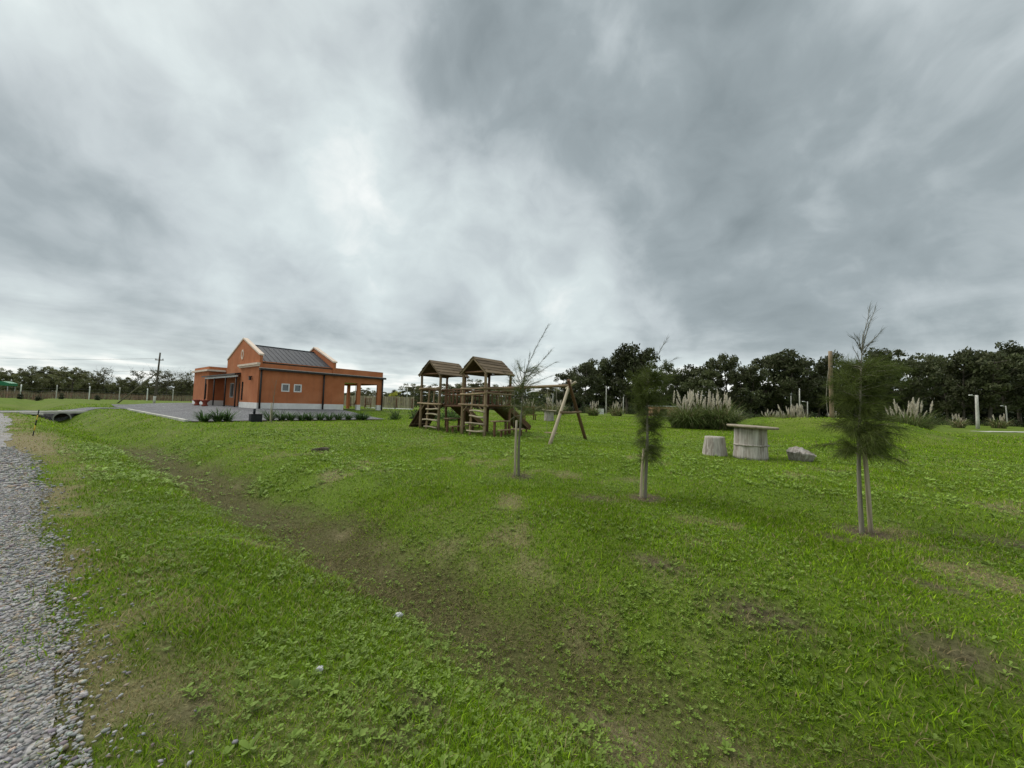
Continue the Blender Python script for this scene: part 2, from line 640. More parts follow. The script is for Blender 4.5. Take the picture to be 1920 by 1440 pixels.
M['stake'] = mat_wood('stake_wood', (0.17, 0.14, 0.095), (0.34, 0.285, 0.20), (0.50, 0.44, 0.33), grain=14)
M['bark'] = mat_wood('sapling_bark', (0.07, 0.06, 0.042), (0.165, 0.15, 0.11), (0.27, 0.25, 0.20), grain=20)
M['tree_bark'] = mat_plain('tree_bark', (0.045, 0.038, 0.03), (0.15, 0.13, 0.105), 1.2, 0.9)
m, nt = mat_new('terracotta_stucco')
co = objco(nt)
cs = objco(nt, (2.6, 2.6, 0.35))
c = nt.ramp(nt.noise(co, 1.1, 5, 0.6), [(0.3, (0.38, 0.130, 0.055)), (0.7, (0.49, 0.180, 0.082))])
c = nt.mix(nt.smooth(nt.noise(cs, 1.6, 5, 0.6), 0.5, 0.8, 0.0, 0.55), c, (0.27, 0.115, 0.065))
c = nt.mix(nt.smooth(nt.noise(co, 0.5, 3, 0.5), 0.5, 0.75, 0.0, 0.3), c, (0.58, 0.27, 0.14))
finish(nt, c, 0.92, nt.noise(co, 55, 4, 0.6), 0.006, 0.2)
M['stucco'] = m
M['plinth'] = mat_plain('white_plinth', (0.66, 0.65, 0.62), (0.80, 0.79, 0.76), 2.0, 0.8, 0.003, 40)
M['cream'] = mat_plain('cream_trim', (0.64, 0.51, 0.41), (0.76, 0.64, 0.53), 2.5, 0.8, 0.002, 40)
M['roof'] = mat_plain('charcoal_sheet', (0.030, 0.033, 0.040), (0.050, 0.054, 0.063), 1.2, 0.6, 0, 1, 0.25)
M['dark_metal'] = mat_plain('dark_metal', (0.012, 0.010, 0.009), (0.028, 0.022, 0.019), 4, 0.5, 0, 1, 0.4)
M['pale_metal'] = mat_plain('pale_metal', (0.42, 0.42, 0.41), (0.55, 0.55, 0.54), 4, 0.45, 0, 1, 0.5)
M['concrete'] = mat_plain('concrete', (0.36, 0.35, 0.31), (0.54, 0.53, 0.48), 3, 0.9, 0.004, 30, var=0.2)
M['pipe'] = mat_plain('pipe_concrete', (0.22, 0.22, 0.20), (0.36, 0.35, 0.32), 5, 0.9, 0.004, 30)
M['black'] = mat_plain('black_plastic', (0.010, 0.012, 0.016), (0.020, 0.023, 0.028), 5, 0.55, 0.002, 30)
M['red_clay'] = mat_plain('red_concrete', (0.24, 0.055, 0.035), (0.36, 0.10, 0.065), 7, 0.85, 0.004, 40)
M['white'] = mat_plain('white_paint', (0.66, 0.66, 0.64), (0.8, 0.8, 0.78), 6, 0.7)
M['brick'] = mat_plain('shed_brick', (0.30, 0.15, 0.09), (0.46, 0.27, 0.18), 8, 0.9, 0.01, 30)
M['yellow'] = mat_plain('yellow_paint', (0.62, 0.42, 0.06), (0.72, 0.52, 0.10), 10, 0.6)
M['green_sheet'] = mat_plain('green_sheet', (0.02, 0.16, 0.07), (0.035, 0.24, 0.11), 4, 0.5)
M['rope'] = mat_plain('rope', (0.20, 0.18, 0.14), (0.34, 0.31, 0.25), 30, 0.9)
M['wire'] = mat_plain('wire', (0.05, 0.05, 0.05), (0.09, 0.09, 0.09), 5, 0.5)
M['stone'] = mat_plain('pale_stone', (0.42, 0.42, 0.41), (0.66, 0.66, 0.64), 14, 0.85, 0.004, 60)
M['soil'] = mat_plain('soil', (0.030, 0.021, 0.014), (0.085, 0.062, 0.042), 9, 0.95, 0.02, 40, world_space=True)
M['clod'] = mat_plain('dry_clod', (0.06, 0.048, 0.034), (0.19, 0.155, 0.115), 16, 0.95, 0.02, 50)
M['leaf'] = mat_tint('tree_leaf', 0.6, 0.25, 0.2, var=0.75)
M['grass'] = mat_tint('grass_blade', 0.7, 0.38, 0.06)
M['weed'] = mat_tint('weed_leaf', 0.6, 0.25, 0.15)
M['needle'] = mat_tint('needle', 0.6, 0.30, 0.2)
M['plume'] = mat_tint('plume', 0.8, 0.35, 0.1)
M['pebble'] = mat_tint('pebble', 0.8, 0.0, 0.3)

m, nt = mat_new('window_glass')
finish(nt, nt.ramp(nt.noise(objco(nt), 2.0, 2), [(0.3, (0.035, 0.045, 0.05)), (0.7, (0.06, 0.075, 0.08))]), 0.06, None, 0, 0.9)
M['glass'] = m

# lawn ground
m, nt = mat_new('lawn_ground')
co = geoco(nt)
a = nt.n('ShaderNodeAttribute'); a.attribute_name = 'tint'
sp = nt.n('ShaderNodeSeparateColor'); nt.l(a.outputs['Color'], sp.inputs[0])
n_big = nt.noise(co, 0.16, 4, 0.55)
n_mid = nt.noise(co, 1.3, 5, 0.6)
n_fin = nt.noise(co, 26.0, 6, 0.7)
g = nt.ramp(n_mid, [(0.3, (0.085, 0.138, 0.012)), (0.7, (0.145, 0.220, 0.022))])
g = nt.mix(nt.smooth(n_big, 0.42, 0.66, 0, 0.6), g, (0.165, 0.205, 0.038))
g = nt.mix(1.0, g, nt.ramp(n_fin, [(0.25, (0.45, 0.45, 0.45)), (0.75, (1.25, 1.25, 1.25))]), 'MULTIPLY')
# ground under the turf close by is darker thatch
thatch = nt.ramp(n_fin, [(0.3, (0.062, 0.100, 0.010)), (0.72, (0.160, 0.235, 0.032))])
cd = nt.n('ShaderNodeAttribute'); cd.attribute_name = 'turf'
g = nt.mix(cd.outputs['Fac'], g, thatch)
g = nt.mix(nt.math('MULTIPLY', sp.outputs[0], 0.85), g, nt.ramp(n_fin, [(0.3, (0.050, 0.042, 0.020)), (0.72, (0.135, 0.115, 0.060))]))
g = nt.mix(nt.math('MULTIPLY', sp.outputs[1], 0.85), g, nt.ramp(n_fin, [(0.3, (0.13, 0.105, 0.055)), (0.72, (0.34, 0.28, 0.175))]))
g = nt.mix(sp.outputs[2], g, nt.ramp(n_fin, [(0.3, (0.045, 0.034, 0.020)), (0.72, (0.18, 0.145, 0.095))]))
finish(nt, g, 0.95, n_fin, 0.03, 0.1)
M['lawn'] = m

m, nt = mat_new('gravel_road')
co = geoco(nt)
vo = nt.n('ShaderNodeTexVoronoi'); vo.inputs['Scale'].default_value = 34.0; nt.l(co, vo.inputs['Vector'])
vs2 = nt.n('ShaderNodeTexVoronoi'); vs2.inputs['Scale'].default_value = 16.0; nt.l(co, vs2.inputs['Vector'])
c = nt.mix(0.5, vo.outputs['Color'], vs2.outputs['Color'])
bw = nt.n('ShaderNodeRGBToBW'); nt.l(c, bw.inputs[0])
c = nt.ramp(bw.outputs[0], [(0.2, (0.13, 0.125, 0.125)), (0.5, (0.27, 0.262, 0.262)), (0.8, (0.47, 0.455, 0.44))])
c = nt.mix(nt.smooth(nt.noise(co, 0.8, 4), 0.45, 0.7, 0, 0.45), c, (0.26, 0.225, 0.17))
finish(nt, c, 0.9, nt.math('SUBTRACT', 1.0, vo.outputs['Distance']), 0.02, 0.2)
M['gravel'] = m

m, nt = mat_new('yard_gravel')
co = geoco(nt)
vo = nt.n('ShaderNodeTexVoronoi'); vo.inputs['Scale'].default_value = 22.0; nt.l(co, vo.inputs['Vector'])
bw = nt.n('ShaderNodeRGBToBW'); nt.l(vo.outputs['Color'], bw.inputs[0])
c = nt.ramp(bw.outputs[0], [(0.2, (0.075, 0.077, 0.083)), (0.5, (0.150, 0.152, 0.160)), (0.8, (0.27, 0.268, 0.268))])
c = nt.mix(nt.smooth(nt.noise(co, 0.5, 5), 0.42, 0.66, 0, 0.5), c, (0.10, 0.10, 0.105))
finish(nt, c, 0.9, nt.math('SUBTRACT', 1.0, vo.outputs['Distance']), 0.02, 0.2)
M['yard'] = m

# ------------------------------------------------------------------ ground sheet
def axis(dense, grow, limit):
    a = list(dense)
    st = dense[-1] - dense[-2]
    while a[-1] < limit:
        st *= grow; a.append(a[-1] + st)
    st = dense[1] - dense[0]
    while a[0] > -limit:
        st *= grow; a.insert(0, a[0] - st)
    return np.array(a)


ts = axis(np.concatenate((np.arange(-10, 20, 0.22), np.arange(20, 66, 0.5))), 1.12, 3000)
ss = axis(np.concatenate((np.arange(-3, 7.5, 0.13), np.arange(7.5, 40, 0.5))), 1.12, 3000)
TT, SS = np.meshgrid(ts, ss, indexing='ij')
VV = SS + shift(TT)
gx, gy = W(TT, VV)
gz = height(gx, gy)
br, st_, ba, _, _ = masks(gx.ravel(), gy.ravel())
nt_, ns_ = TT.shape
ii, jj = np.meshgrid(np.arange(nt_ - 1), np.arange(ns_ - 1), indexing='ij')
F = np.stack((ii * ns_ + jj, ii * ns_ + jj + 1, (ii + 1) * ns_ + jj + 1, (ii + 1) * ns_ + jj), -1).reshape(-1)
me = np_mesh('ground', np.stack((gx, gy, gz), -1), F[::1], np.full((nt_ - 1) * (ns_ - 1), 4), np.stack((br, st_, ba), -1), True)
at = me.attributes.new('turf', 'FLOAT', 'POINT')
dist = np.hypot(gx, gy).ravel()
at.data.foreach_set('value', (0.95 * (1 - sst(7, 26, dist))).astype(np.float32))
ground = link('ground', me, None, M['lawn'])
tag(ground, 'mown green lawn with a shallow brown ditch running beside the road', 'lawn', kind='structure')


def sheet(name, tr, vr, mat, dz, label, cat, use_s=False, edge=None, clip=None):
    T_, V_ = np.meshgrid(tr, vr, indexing='ij')
    if use_s:
        S_ = V_.copy()
        if edge is not None:
            e = edge(T_)
            S_ = e + (S_ - vr[-1])
        V_ = S_ + shift(T_)
    x, y = W(T_, V_)
    z = height(x, y) + dz
    a_, b_ = T_.shape
    i_, j_ = np.meshgrid(np.arange(a_ - 1), np.arange(b_ - 1), indexing='ij')
    Fq = np.stack((i_ * b_ + j_, (i_ + 1) * b_ + j_, (i_ + 1) * b_ + j_ + 1, i_ * b_ + j_ + 1), -1).reshape(-1, 4)[:, ::-1]
    me = np_mesh(name, np.stack((x, y, z), -1), Fq.ravel(), np.full(len(Fq), 4), None, True)
    o = link(name, me, None, mat)
    return tag(o, label, cat, kind='structure')


sheet('gravel_road', np.concatenate((np.arange(-10, 30, 0.2), np.arange(30, 80, 0.5))), np.linspace(-7.5, 0.2, 30), M['gravel'], 0.012,
      'grey gravel road along the left edge of the lawn', 'road', True, road_edge)
sheet('gravel_yard', np.arange(24.75, 57.01, 0.25), np.concatenate((np.arange(4.72, 10.6, 0.24), np.arange(10.6, 16.2, 0.3))), M['yard'], 0.035,
      'raised grey gravel yard in front of the terracotta house', 'yard')
sheet('gravel_driveway', np.arange(46.9, 51.4, 0.3), np.arange(-2.6, 4.75, 0.25), M['yard'], 0.03,
      'short gravel drive bridging the ditch over the culvert', 'driveway')
sheet('plant_bed', np.arange(23.75, 24.76, 0.2), np.arange(4.9, 15.2, 0.3), M['soil'], 0.03, 'dark soil strip along the near edge of the gravel yard', 'plant bed')

# ------------------------------------------------------------------ turf, weeds and loose stone
def excluded(x, y):
    t, v = TV(x, y)
    s = v - shift(t)
    road = s < road_edge(t) + rng.normal(0, 0.20, len(x)) - 0.05
    yard = (t > 23.7) & (t < 57) & (v > 4.75) & (v < 16.3)
    yard |= (t > 30) & (t < 56) & (v > 4.75) & (v < 21)
    drive = (t > 46.3) & (t < 51.6) & (s < 6.5)
    ex = road | yard | drive
    return ex


def scatter(r0, r1, density, ang=66):
    n = int(0.5 * 2 * R(ang) * (r1 ** 2 - r0 ** 2) * density)
    r = np.sqrt(rng.uniform(r0 ** 2, r1 ** 2, n)); a = rng.uniform(-R(ang), R(ang), n)
    return r * np.sin(a), r * np.cos(a)


def blade_colors(n, brown, straw, bare, n3, n1):
    g1 = np.array((0.135, 0.245, 0.006)); g2 = np.array((0.265, 0.375, 0.026)); g3 = np.array((0.060, 0.150, 0.006))
    k = rng.random((n, 1)) * 0.7 + 0.3 * ((n3[:, None] - 0.3) / 0.4).clip(0, 1)
    c = g1 + (g2 - g1) * k
    dk = (rng.random(n) < 0.30)[:, None]
    c = np.where(dk, g3 + (g1 - g3) * rng.random((n, 1)), c)
    c = c * rng.lognormal(0, 0.32, (n, 1)) * (0.80 + 0.40 * ((n1[:, None] - 0.3) / 0.4).clip(0, 1))
    sc = np.array((0.40, 0.335, 0.17)) * rng.uniform(0.6, 1.2, (n, 1))
    bc = np.array((0.185, 0.158, 0.075)) * rng.uniform(0.35, 1.75, (n, 1))
    ps = rng.random(n)
    c = np.where((ps < 0.085 + 0.80 * straw)[:, None], sc, c)
    pb = rng.random(n)
    c = np.where((pb < 0.86 * brown)[:, None], bc, c)
    c = np.where((rng.random(n) < 0.6 * bare)[:, None], sc * 0.7, c)
    return c


turf = []
for r0, r1, dens, hgt, wid, k in ((0.75, 3.4, 10000, 0.033, 0.0019, 3), (3.4, 7.5, 3800, 0.042, 0.0032, 3), (7.5, 16, 1000, 0.050, 0.0058, 2), (16, 34, 150, 0.062, 0.013, 2), (34, 62, 22, 0.075, 0.030, 2)):
    x, y = scatter(r0, r1, dens)
    keep = ~excluded(x, y)
    x, y = x[keep], y[keep]
    brown, straw, bare, n3, n1 = masks(x, y)
    keep = rng.random(len(x)) > np.maximum(0.85 * bare, np.maximum(0.12 * brown, 0.22 * straw))
    x, y, brown, straw, bare, n3, n1 = (q[keep] for q in (x, y, brown, straw, bare, n3, n1))
    n = len(x)
    z = height(x, y) - 0.006
    lush = 0.75 + 0.6 * ((fbm(x * 1.4, y * 1.4, 55, 3) - 0.3) / 0.4).clip(0, 1)
    h = hgt * rng.lognormal(0, 0.28, n) * lush * (1 - 0.35 * straw) * (1 - 0.35 * brown)
    az = rng.uniform(0, 2 * math.pi, n)
    lean = rng.uniform(0.25, 1.35, n) * (1 + 0.5 * brown)
    dx, dy = np.cos(az), np.sin(az)
    wz = az + math.pi / 2 + rng.normal(0, 0.4, n)
    wv = np.stack((np.cos(wz), np.sin(wz), np.zeros(n)), -1) * (wid * rng.uniform(0.6, 1.4, n))[:, None]
    C = np.empty((n, k, 3))
    for i in range(k):
        f = i / (k - 1)
        C[:, i, 0] = x + dx * h * lean * f ** 1.6; C[:, i, 1] = y + dy * h * lean * f ** 1.6; C[:, i, 2] = z + h * f * (1 - 0.18 * f * lean)
    Wv = np.repeat(wv[:, None, :], k, 1)
    if k == 3:
        Wv[:, 1] *= 0.85
    turf.append(strips(C, Wv, blade_colors(n, brown, straw, bare, n3, n1)))
V, F, S, c = merge(turf)
o = link('grass', np_mesh('grass', V, F, S, c), None, M['grass'])
tag(o, 'short mown green grass blades covering the lawn and the ditch banks', 'grass', kind='stuff')

# broad-leaved weeds among the grass
weeds = []
for r0, r1, dens, size in ((1.2, 4.2, 520, 0.46), (4.2, 9, 230, 0.54), (9, 20, 75, 1.1)):
    x, y = scatter(r0, r1, dens)
    t, v = TV(x, y); s = v - shift(t)
    pat = fbm(x * 0.9, y * 0.9, 91, 3)
    near_left = ((s > 0.9) & (s < 2.6)).astype(float) * 0.25
    keep = (~excluded(x, y)) & (rng.random(len(x)) < sst(0.42, 0.64, pat + near_left * 0.5) + 0.16) & (s > 0.6)
    x, y = x[keep], y[keep]
    brown, straw, bare, n3, n1 = masks(x, y)
    keep = rng.random(len(x)) > 0.6 * brown
    x, y = x[keep], y[keep]
    n = len(x); nl = 7
    z = height(x, y)
    sz = rng.lognormal(0, 0.34, n) * size
    L = (0.042 * sz)[:, None] * rng.uniform(0.55, 1.25, (n, nl))
    a0 = rng.uniform(0, 6.28, n)[:, None] + np.arange(nl)[None] * 6.283 / nl + rng.normal(0, 0.35, (n, nl))
    elev = rng.uniform(0.15, 0.75, (n, nl))
    X0 = np.repeat(x[:, None], nl, 1); Y0 = np.repeat(y[:, None], nl, 1); Z0 = np.repeat(z[:, None], nl, 1) + rng.uniform(0.006, 0.026, (n, nl))
    k = 4
    C = np.empty((n, nl, k, 3)); Wv = np.empty((n, nl, k, 3))
    wl = L * rng.uniform(0.15, 0.25, (n, nl))
    for i, (f, ww) in enumerate(((0.08, 0.25), (0.42, 0.85), (0.78, 0.95), (1.0, 0.0))):
        C[..., i, 0] = X0 + np.cos(a0) * L * f * np.cos(elev); C[..., i, 1] = Y0 + np.sin(a0) * L * f * np.cos(elev)
        C[..., i, 2] = Z0 + L * (math.sin(1.6 * f) * np.sin(elev))
        Wv[..., i, 0] = -np.sin(a0) * wl * ww; Wv[..., i, 1] = np.cos(a0) * wl * ww; Wv[..., i, 2] = 0.15 * wl * ww
    cl = (np.array((0.175, 0.260, 0.045)) * (1.25 if r0 > 8 else 1.0)) * rng.uniform(0.7, 1.25, (n, 1, 1)) * rng.uniform(0.85, 1.15, (n, nl, 1))
    cl = cl + np.array((0.02, 0.015, 0.012)) * rng.random((n, 1, 1))
    weeds.append(strips(C.reshape(-1, k, 3), Wv.reshape(-1, k, 3), cl.reshape(-1, 3)))
V, F, S, c = merge(weeds)
o = link('lawn_weeds', np_mesh('lawn_weeds', V, F, S, c), None, M['weed'])
tag(o, 'low broad-leaved weeds and clover dotted through the grass', 'weeds', kind='stuff')

# loose gravel
def stone_arrays(x, y, z, size, colors):
    bm = bmesh.new(); bmesh.ops.create_icosphere(bm, subdivisions=1, radius=1.0)
    V0 = np.array([v.co[:] for v in bm.verts]); F0 = np.array([[v.index for v in f.verts] for f in bm.faces]); bm.free()
    keepv = V0
    n = len(x)
    V = np.repeat(V0[None], n, 0) * rng.uniform(0.72, 1.28, (n, len(V0), 1))
    V = V * (size[:, None, None] * rng.uniform(0.55, 1.2, (n, 1, 3)) * np.array((1.0, 0.8, 0.55)))
    an = rng.uniform(0, 6.28, n); ca, sa = np.cos(an)[:, None], np.sin(an)[:, None]
    X = V[..., 0] * ca - V[..., 1] * sa; Y = V[..., 0] * sa + V[..., 1] * ca
    Vw = np.stack((X + x[:, None], Y + y[:, None], V[..., 2] + z[:, None]), -1)
    F = (F0[None] + (np.arange(n) * len(V0))[:, None, None]).ravel()
    return Vw.reshape(-1, 3), F, np.full(n * len(F0), 3), np.repeat(colors, len(V0), 0)


peb = []
for t0, t1, dens, sz in ((-1.5, 4.5, 4600, 0.0080), (4.5, 10, 1900, 0.011), (10, 18, 420, 0.020)):
    wdt = 2.6 if t1 < 5 else (2.4 if t1 < 11 else 3.4)
    n = int((t1 - t0) * wdt * dens)
    t = rng.uniform(t0, t1, n)
    s = road_edge(t) + 0.10 - wdt * rng.random(n) + rng.exponential(0.10, n) * (rng.random(n) < 0.25)
    v = s + shift(t)
    x, y = W(t, v)
    keep = (y > 0.8) & (x > -1.55 * y - 0.4)
    x, y = x[keep], y[keep]; n = len(x)
    size = np.minimum(sz * rng.lognormal(0, 0.48, n), sz * 2.1)
    base = rng.uniform(0.15, 0.42, (n, 1)) * np.array((1.0, 0.98, 0.94)) + rng.normal(0, 0.012, (n, 3))
    wm = rng.random((n, 1)) < 0.14
    base = np.where(wm, base * np.array((1.12, 0.92, 0.72)), base)
    peb.append(stone_arrays(x, y, height(x, y) + 0.012 + size * 0.25, size, base.clip(0.03, 0.7)))
V, F, S, c = merge(peb)
o = link('loose_gravel', np_mesh('loose_gravel', V, F, S, c), None, M['pebble'])
tag(o, 'loose grey pebbles covering the gravel road at the lawn edge', 'gravel', kind='stuff')

# ------------------------------------------------------------------ the house
HT, HV = 32.3, 10.1
hx, hy = W(HT, HV)
HZ = 0.80
house = empty('house', (hx, hy, HZ), ROT, 'terracotta stucco house with white plinth, front gable and open carport', 'house')
ST, PL, CR, DM = M['stucco'], M['plinth'], M['cream'], M['dark_metal']
# side wall towards the playground (local x runs into the plot, y along the front)
us = [0.2, 1.63, 2.09, 2.52, 2.98, 6.55, 7.75, 8.07, 9.75, 10.3]
zs = [-0.3, 1.42, 1.92, 2.38, 2.98]
cell_wall('side_wall', 'y', 0.0, 0.2, us, zs, lambda i, j: (i in (1, 3) and j == 1) or (i in (5, 7) and j < 3), ST, house)
box('parapet', (0.2, 0.10, 2.98), (10.3, 0.28, 3.56), ST, house)
# front pier with slit window, gable above
cell_wall('front_wall', 'x', 0.0, 0.2, [0.0, 3.25, 3.55, 3.95], [-0.3, 0.62, 2.05, 2.66], lambda i, j: i == 1 and j == 1, ST, house)
GAB = [(0.0, 2.66), (7.7, 2.66), (7.7, 3.98), (7.45, 4.02), (3.85, 5.50), (0.25, 4.02), (0.0, 3.98)]
fg = prism('front_gable', GAB, 'x', 0.0, 0.2, ST, house)
rg = prism('rear_gable', GAB, 'x', 5.5, 5.72, ST, house)
for gx0, gx1, gp in ((-0.05, 0.27, fg), (5.44, 5.80, rg)):
    for sg in (1, -1):
        y0, y1 = (3.85, -0.04) if sg > 0 else (3.85, 7.74)
        dz = 0.12
        pol = [(y0, 5.50), (y1, 3.98), (y1, 3.98 + dz), (y0, 5.50 + dz)] if sg > 0 else [(y0, 5.50), (y0, 5.50 + dz), (y1, 3.98 + dz), (y1, 3.98)]
        prism('coping', pol, 'x', gx0, gx1, CR, gp)
# oval ring on the gable
bm = bmesh.new()
ring = []
for k in range(24):
    a = 2 * math.pi * k / 24
    rr = []
    for rad, xx in ((1.0, -0.045), (0.66, -0.045), (0.66, 0.01), (1.0, 0.01)):
        rr.append(bm.verts.new((xx, 3.85 + 0.27 * rad * math.cos(a), 4.25 + 0.40 * rad * math.sin(a))))
    ring.append(rr)
for k in range(24):
    for q in range(4):
        bm.faces.new((ring[k][q], ring[(k + 1) % 24][q], ring[(k + 1) % 24][(q + 1) % 4], ring[k][(q + 1) % 4]))
me = bpy.data.meshes.new('oval_ring'); bm.to_mesh(me); bm.free()
link('oval_ring', me, house, CR)
# cornice on the pier
cz = box('cornice', (-0.14, -0.12, 3.16), (-0.003, 4.10, 3.27), CR, house)
box('cornice', (-0.22, -0.20, 3.272), (-0.003, 4.18, 3.42), CR, house)
# remaining walls
box('pier_return', (0.202, 3.75, -0.3), (1.30, 3.95, 2.66), ST, house)
cell_wall('porch_wall', 'x', 1.30, 1.5, [3.75, 8.15, 9.10, 10.4, 11.4, 13.3], [-0.3, 0.0, 0.85, 2.1, 3.55], lambda i, j: (i == 1 and j in (1, 2)) or (i == 3 and j == 2), ST, house)
box('hall_side_wall', (0.205, 7.5, 2.66), (5.5, 7.7, 3.62), ST, house)
box('hall_side_wall', (1.5, 7.5, -0.3), (5.5, 7.7, 2.655), ST, house)
box('rear_wall', (5.48, 0.205, -0.3), (5.70, 7.70, 2.655), ST, house)
cell_wall('wing_front', 'x', 0.0, 0.2, [13.3, 13.75, 14.15, 18.7], [-0.3, 0.62, 2.05, 3.7], lambda i, j: i == 1 and j == 1, ST, house)
box('wing_side', (0.202, 13.3, -0.3), (7.0, 13.5, 3.7), ST, house)
box('wing_end', (0.202, 18.5, -0.3), (7.0, 18.7, 3.7), ST, house)
box('wing_back', (6.8, 13.502, -0.3), (7.0, 18.498, 3.7), ST, house)
box('wing_roof', (0.205, 13.505, 3.2), (6.795, 18.495, 3.35), M['roof'], house)
box('wing_cornice', (-0.20, 13.08, 3.25), (-0.003, 18.92, 3.42), CR, house)
box('wing_cornice', (-0.003, 13.08, 3.25), (1.28, 13.297, 3.42), CR, house)
box('wing_cornice', (-0.003, 18.703, 3.25), (7.0, 18.92, 3.42), CR, house)
# white plinth, 2 cm proud
pl = box('plinth', (0.0, -0.022, -0.3), (6.53, -0.001, 0.47), PL, house)
for x0, x1 in ((7.735, 8.085), (9.735, 10.32)):
    box('plinth', (x0, -0.022, -0.3), (x1, 0.222, 0.47), PL, house)
box('plinth', (-0.022, -0.022, -0.3), (-0.001, 3.97, 0.47), PL, house)
box('plinth', (-0.022, 13.28, -0.3), (-0.001, 18.72, 0.47), PL, house)
box('plinth', (-0.001, 13.278, -0.3), (1.29, 13.299, 0.47), PL, house)
# main roof sheets with standing ribs
for sg in (1, -1):
    ye = 0.22 if sg > 0 else 7.48
    yr = 3.85
    rf = prism('roof', [(yr, 5.12), (ye, 3.52), (ye, 3.47), (yr, 5.06)] if sg > 0 else [(yr, 5.12), (yr, 5.06), (ye, 3.47), (ye, 3.52)], 'x', 0.202, 5.498, M['roof'], house)
    if sg > 0:
        for k in range(13):
            xx = 0.5 + k * 0.38
            prism('roof_rib', [(yr, 5.15), (ye, 3.55), (ye, 3.522), (yr, 5.122)], 'x', xx, xx + 0.035, M['roof'], rf)
        box('roof_gutter', (0.22, 0.10, 3.40), (5.48, 0.215, 3.50), DM, rf)
box('roof_ridge', (0.205, 3.77, 5.10), (5.495, 3.93, 5.16), M['roof'], house)
# gutter line along the side wall, pipes
gu = box('gutter', (0.0, -0.26, 2.88), (10.45, -0.03, 3.02), DM, house)
box('gutter_flashing', (0.0, -0.24, 3.022), (10.45, 0.098, 3.06), M['pale_metal'], gu)
gu_ch = gu.children[0]; gu_ch.location -= gu.location
for xx in (0.14, 4.73, 10.18):
    log('downpipe', (xx, -0.11, -0.25), (xx, -0.11, 2.92), 0.065, 0.065, DM, house, wob=0.0, sides=8, rings=1)
# carport roof, far columns and beam
box('carport_roof', (5.72, 0.205, 2.55), (10.28, 6.2, 2.78), PL, house)
box('carport_beam', (10.08, 0.205, 2.36), (10.3, 6.4, 3.54), ST, house)
box('carport_beam', (5.72, 6.202, 2.36), (10.078, 6.4, 3.54), ST, house)
for xx, yy in ((10.08, 6.0), (7.8, 6.05)):
    box('carport_column', (xx, yy, -0.3), (xx + 0.22, yy + 0.3, 2.36), ST, house)
box('floor_slab', (5.75, 0.21, -0.35), (10.5, 6.6, -0.02), M['concrete'], house)
box('porch_floor', (-1.0, 3.97, -0.35), (1.30, 13.28, -0.04), M['concrete'], house)
# porch canopy
cp = prism('porch_canopy', [(-0.42, 2.62), (1.30, 2.96), (1.30, 3.06), (-0.42, 2.74)], 'y', 3.99, 13.9, DM, house)
box('porch_beam', (-0.30, 4.0, 2.46), (-0.18, 13.25, 2.60), M['pale_metal'], house)
for yy in (4.15, 6.9, 10.2, 13.1):
    log('porch_post', (-0.24, yy, -0.1), (-0.24, yy, 2.5), 0.055, 0.055, DM, house, wob=0, sides=8, rings=1)


def window(name, axis, c, w_, h_, frame_mat, depth=0.10, frame=0.05, d0=0.0):
    """frame ring set in the opening, pane set back"""
    bm = bmesh.new()
    rows = []
    for (hw, hh, d) in ((w_ / 2 + frame, h_ / 2 + frame, d0 - 0.02), (w_ / 2 - 0.02, h_ / 2 - 0.02, d0 - 0.02), (w_ / 2 - 0.02, h_ / 2 - 0.02, d0 + depth), (w_ / 2 + frame, h_ / 2 + frame, d0 - 0.002)):
        rows.append([bm.verts.new((d, u, z) if axis == 'x' else (u, d, z)) for u, z in ((c[0] - hw, c[1] - hh), (c[0] + hw, c[1] - hh), (c[0] + hw, c[1] + hh), (c[0] - hw, c[1] + hh))])
    for a, b in ((3, 0), (0, 1), (1, 2)):
        for k in range(4):
            bm.faces.new((rows[a][k], rows[a][(k + 1) % 4], rows[b][(k + 1) % 4], rows[b][k]))
    bmesh.ops.recalc_face_normals(bm, faces=bm.faces)
    me = bpy.data.meshes.new(name); bm.to_mesh(me); bm.free()
    o = link(name, me, house, frame_mat)
    a, b = (c[0] - w_ / 2, c[0] + w_ / 2), (c[1] - h_ / 2, c[1] + h_ / 2)
    if axis == 'x':
        box('pane', (d0 + depth - 0.03, a[0], b[0]), (d0 + depth - 0.02, a[1], b[1]), M['glass'], o)
    else:
        box('pane', (a[0], d0 + depth - 0.03, b[0]), (a[1], d0 + depth - 0.02, b[1]), M['glass'], o)
    return o


window('window', 'y', (1.86, 1.67), 0.46, 0.50, M['white'], frame=0.06)
window('window', 'y', (2.75, 1.67), 0.46, 0.50, M['white'], frame=0.06)
window('slit_window', 'x', (3.40, 1.335), 0.30, 1.43, DM, frame=0.01)
window('slit_window', 'x', (13.95, 1.335), 0.40, 1.43, DM, frame=0.01)
window('porch_window', 'x', (10.9, 1.475), 1.0, 1.25, M['pale_metal'], d0=1.30)
dr = box('door', (1.34, 8.16, 0.0), (1.39, 9.09, 2.09), M['board'], house)
hd = box('handle', (1.31, 8.25, 1.0), (1.34, 8.30, 1.12), M['pale_metal'], dr); hd.location -= dr.location
# wall lantern on the pier
wl_ = box('wall_lantern', (-0.20, 1.28, 2.15), (-0.06, 1.48, 2.40), DM, house, 0.02)
ch = box('bracket', (-0.12, 1.34, 2.40), (-0.002, 1.42, 2.46), DM, wl_); ch.location -= wl_.location
ch = box('lantern_hood', (-0.24, 1.24, 2.405), (-0.13, 1.52, 2.44), DM, wl_); ch.location -= wl_.location


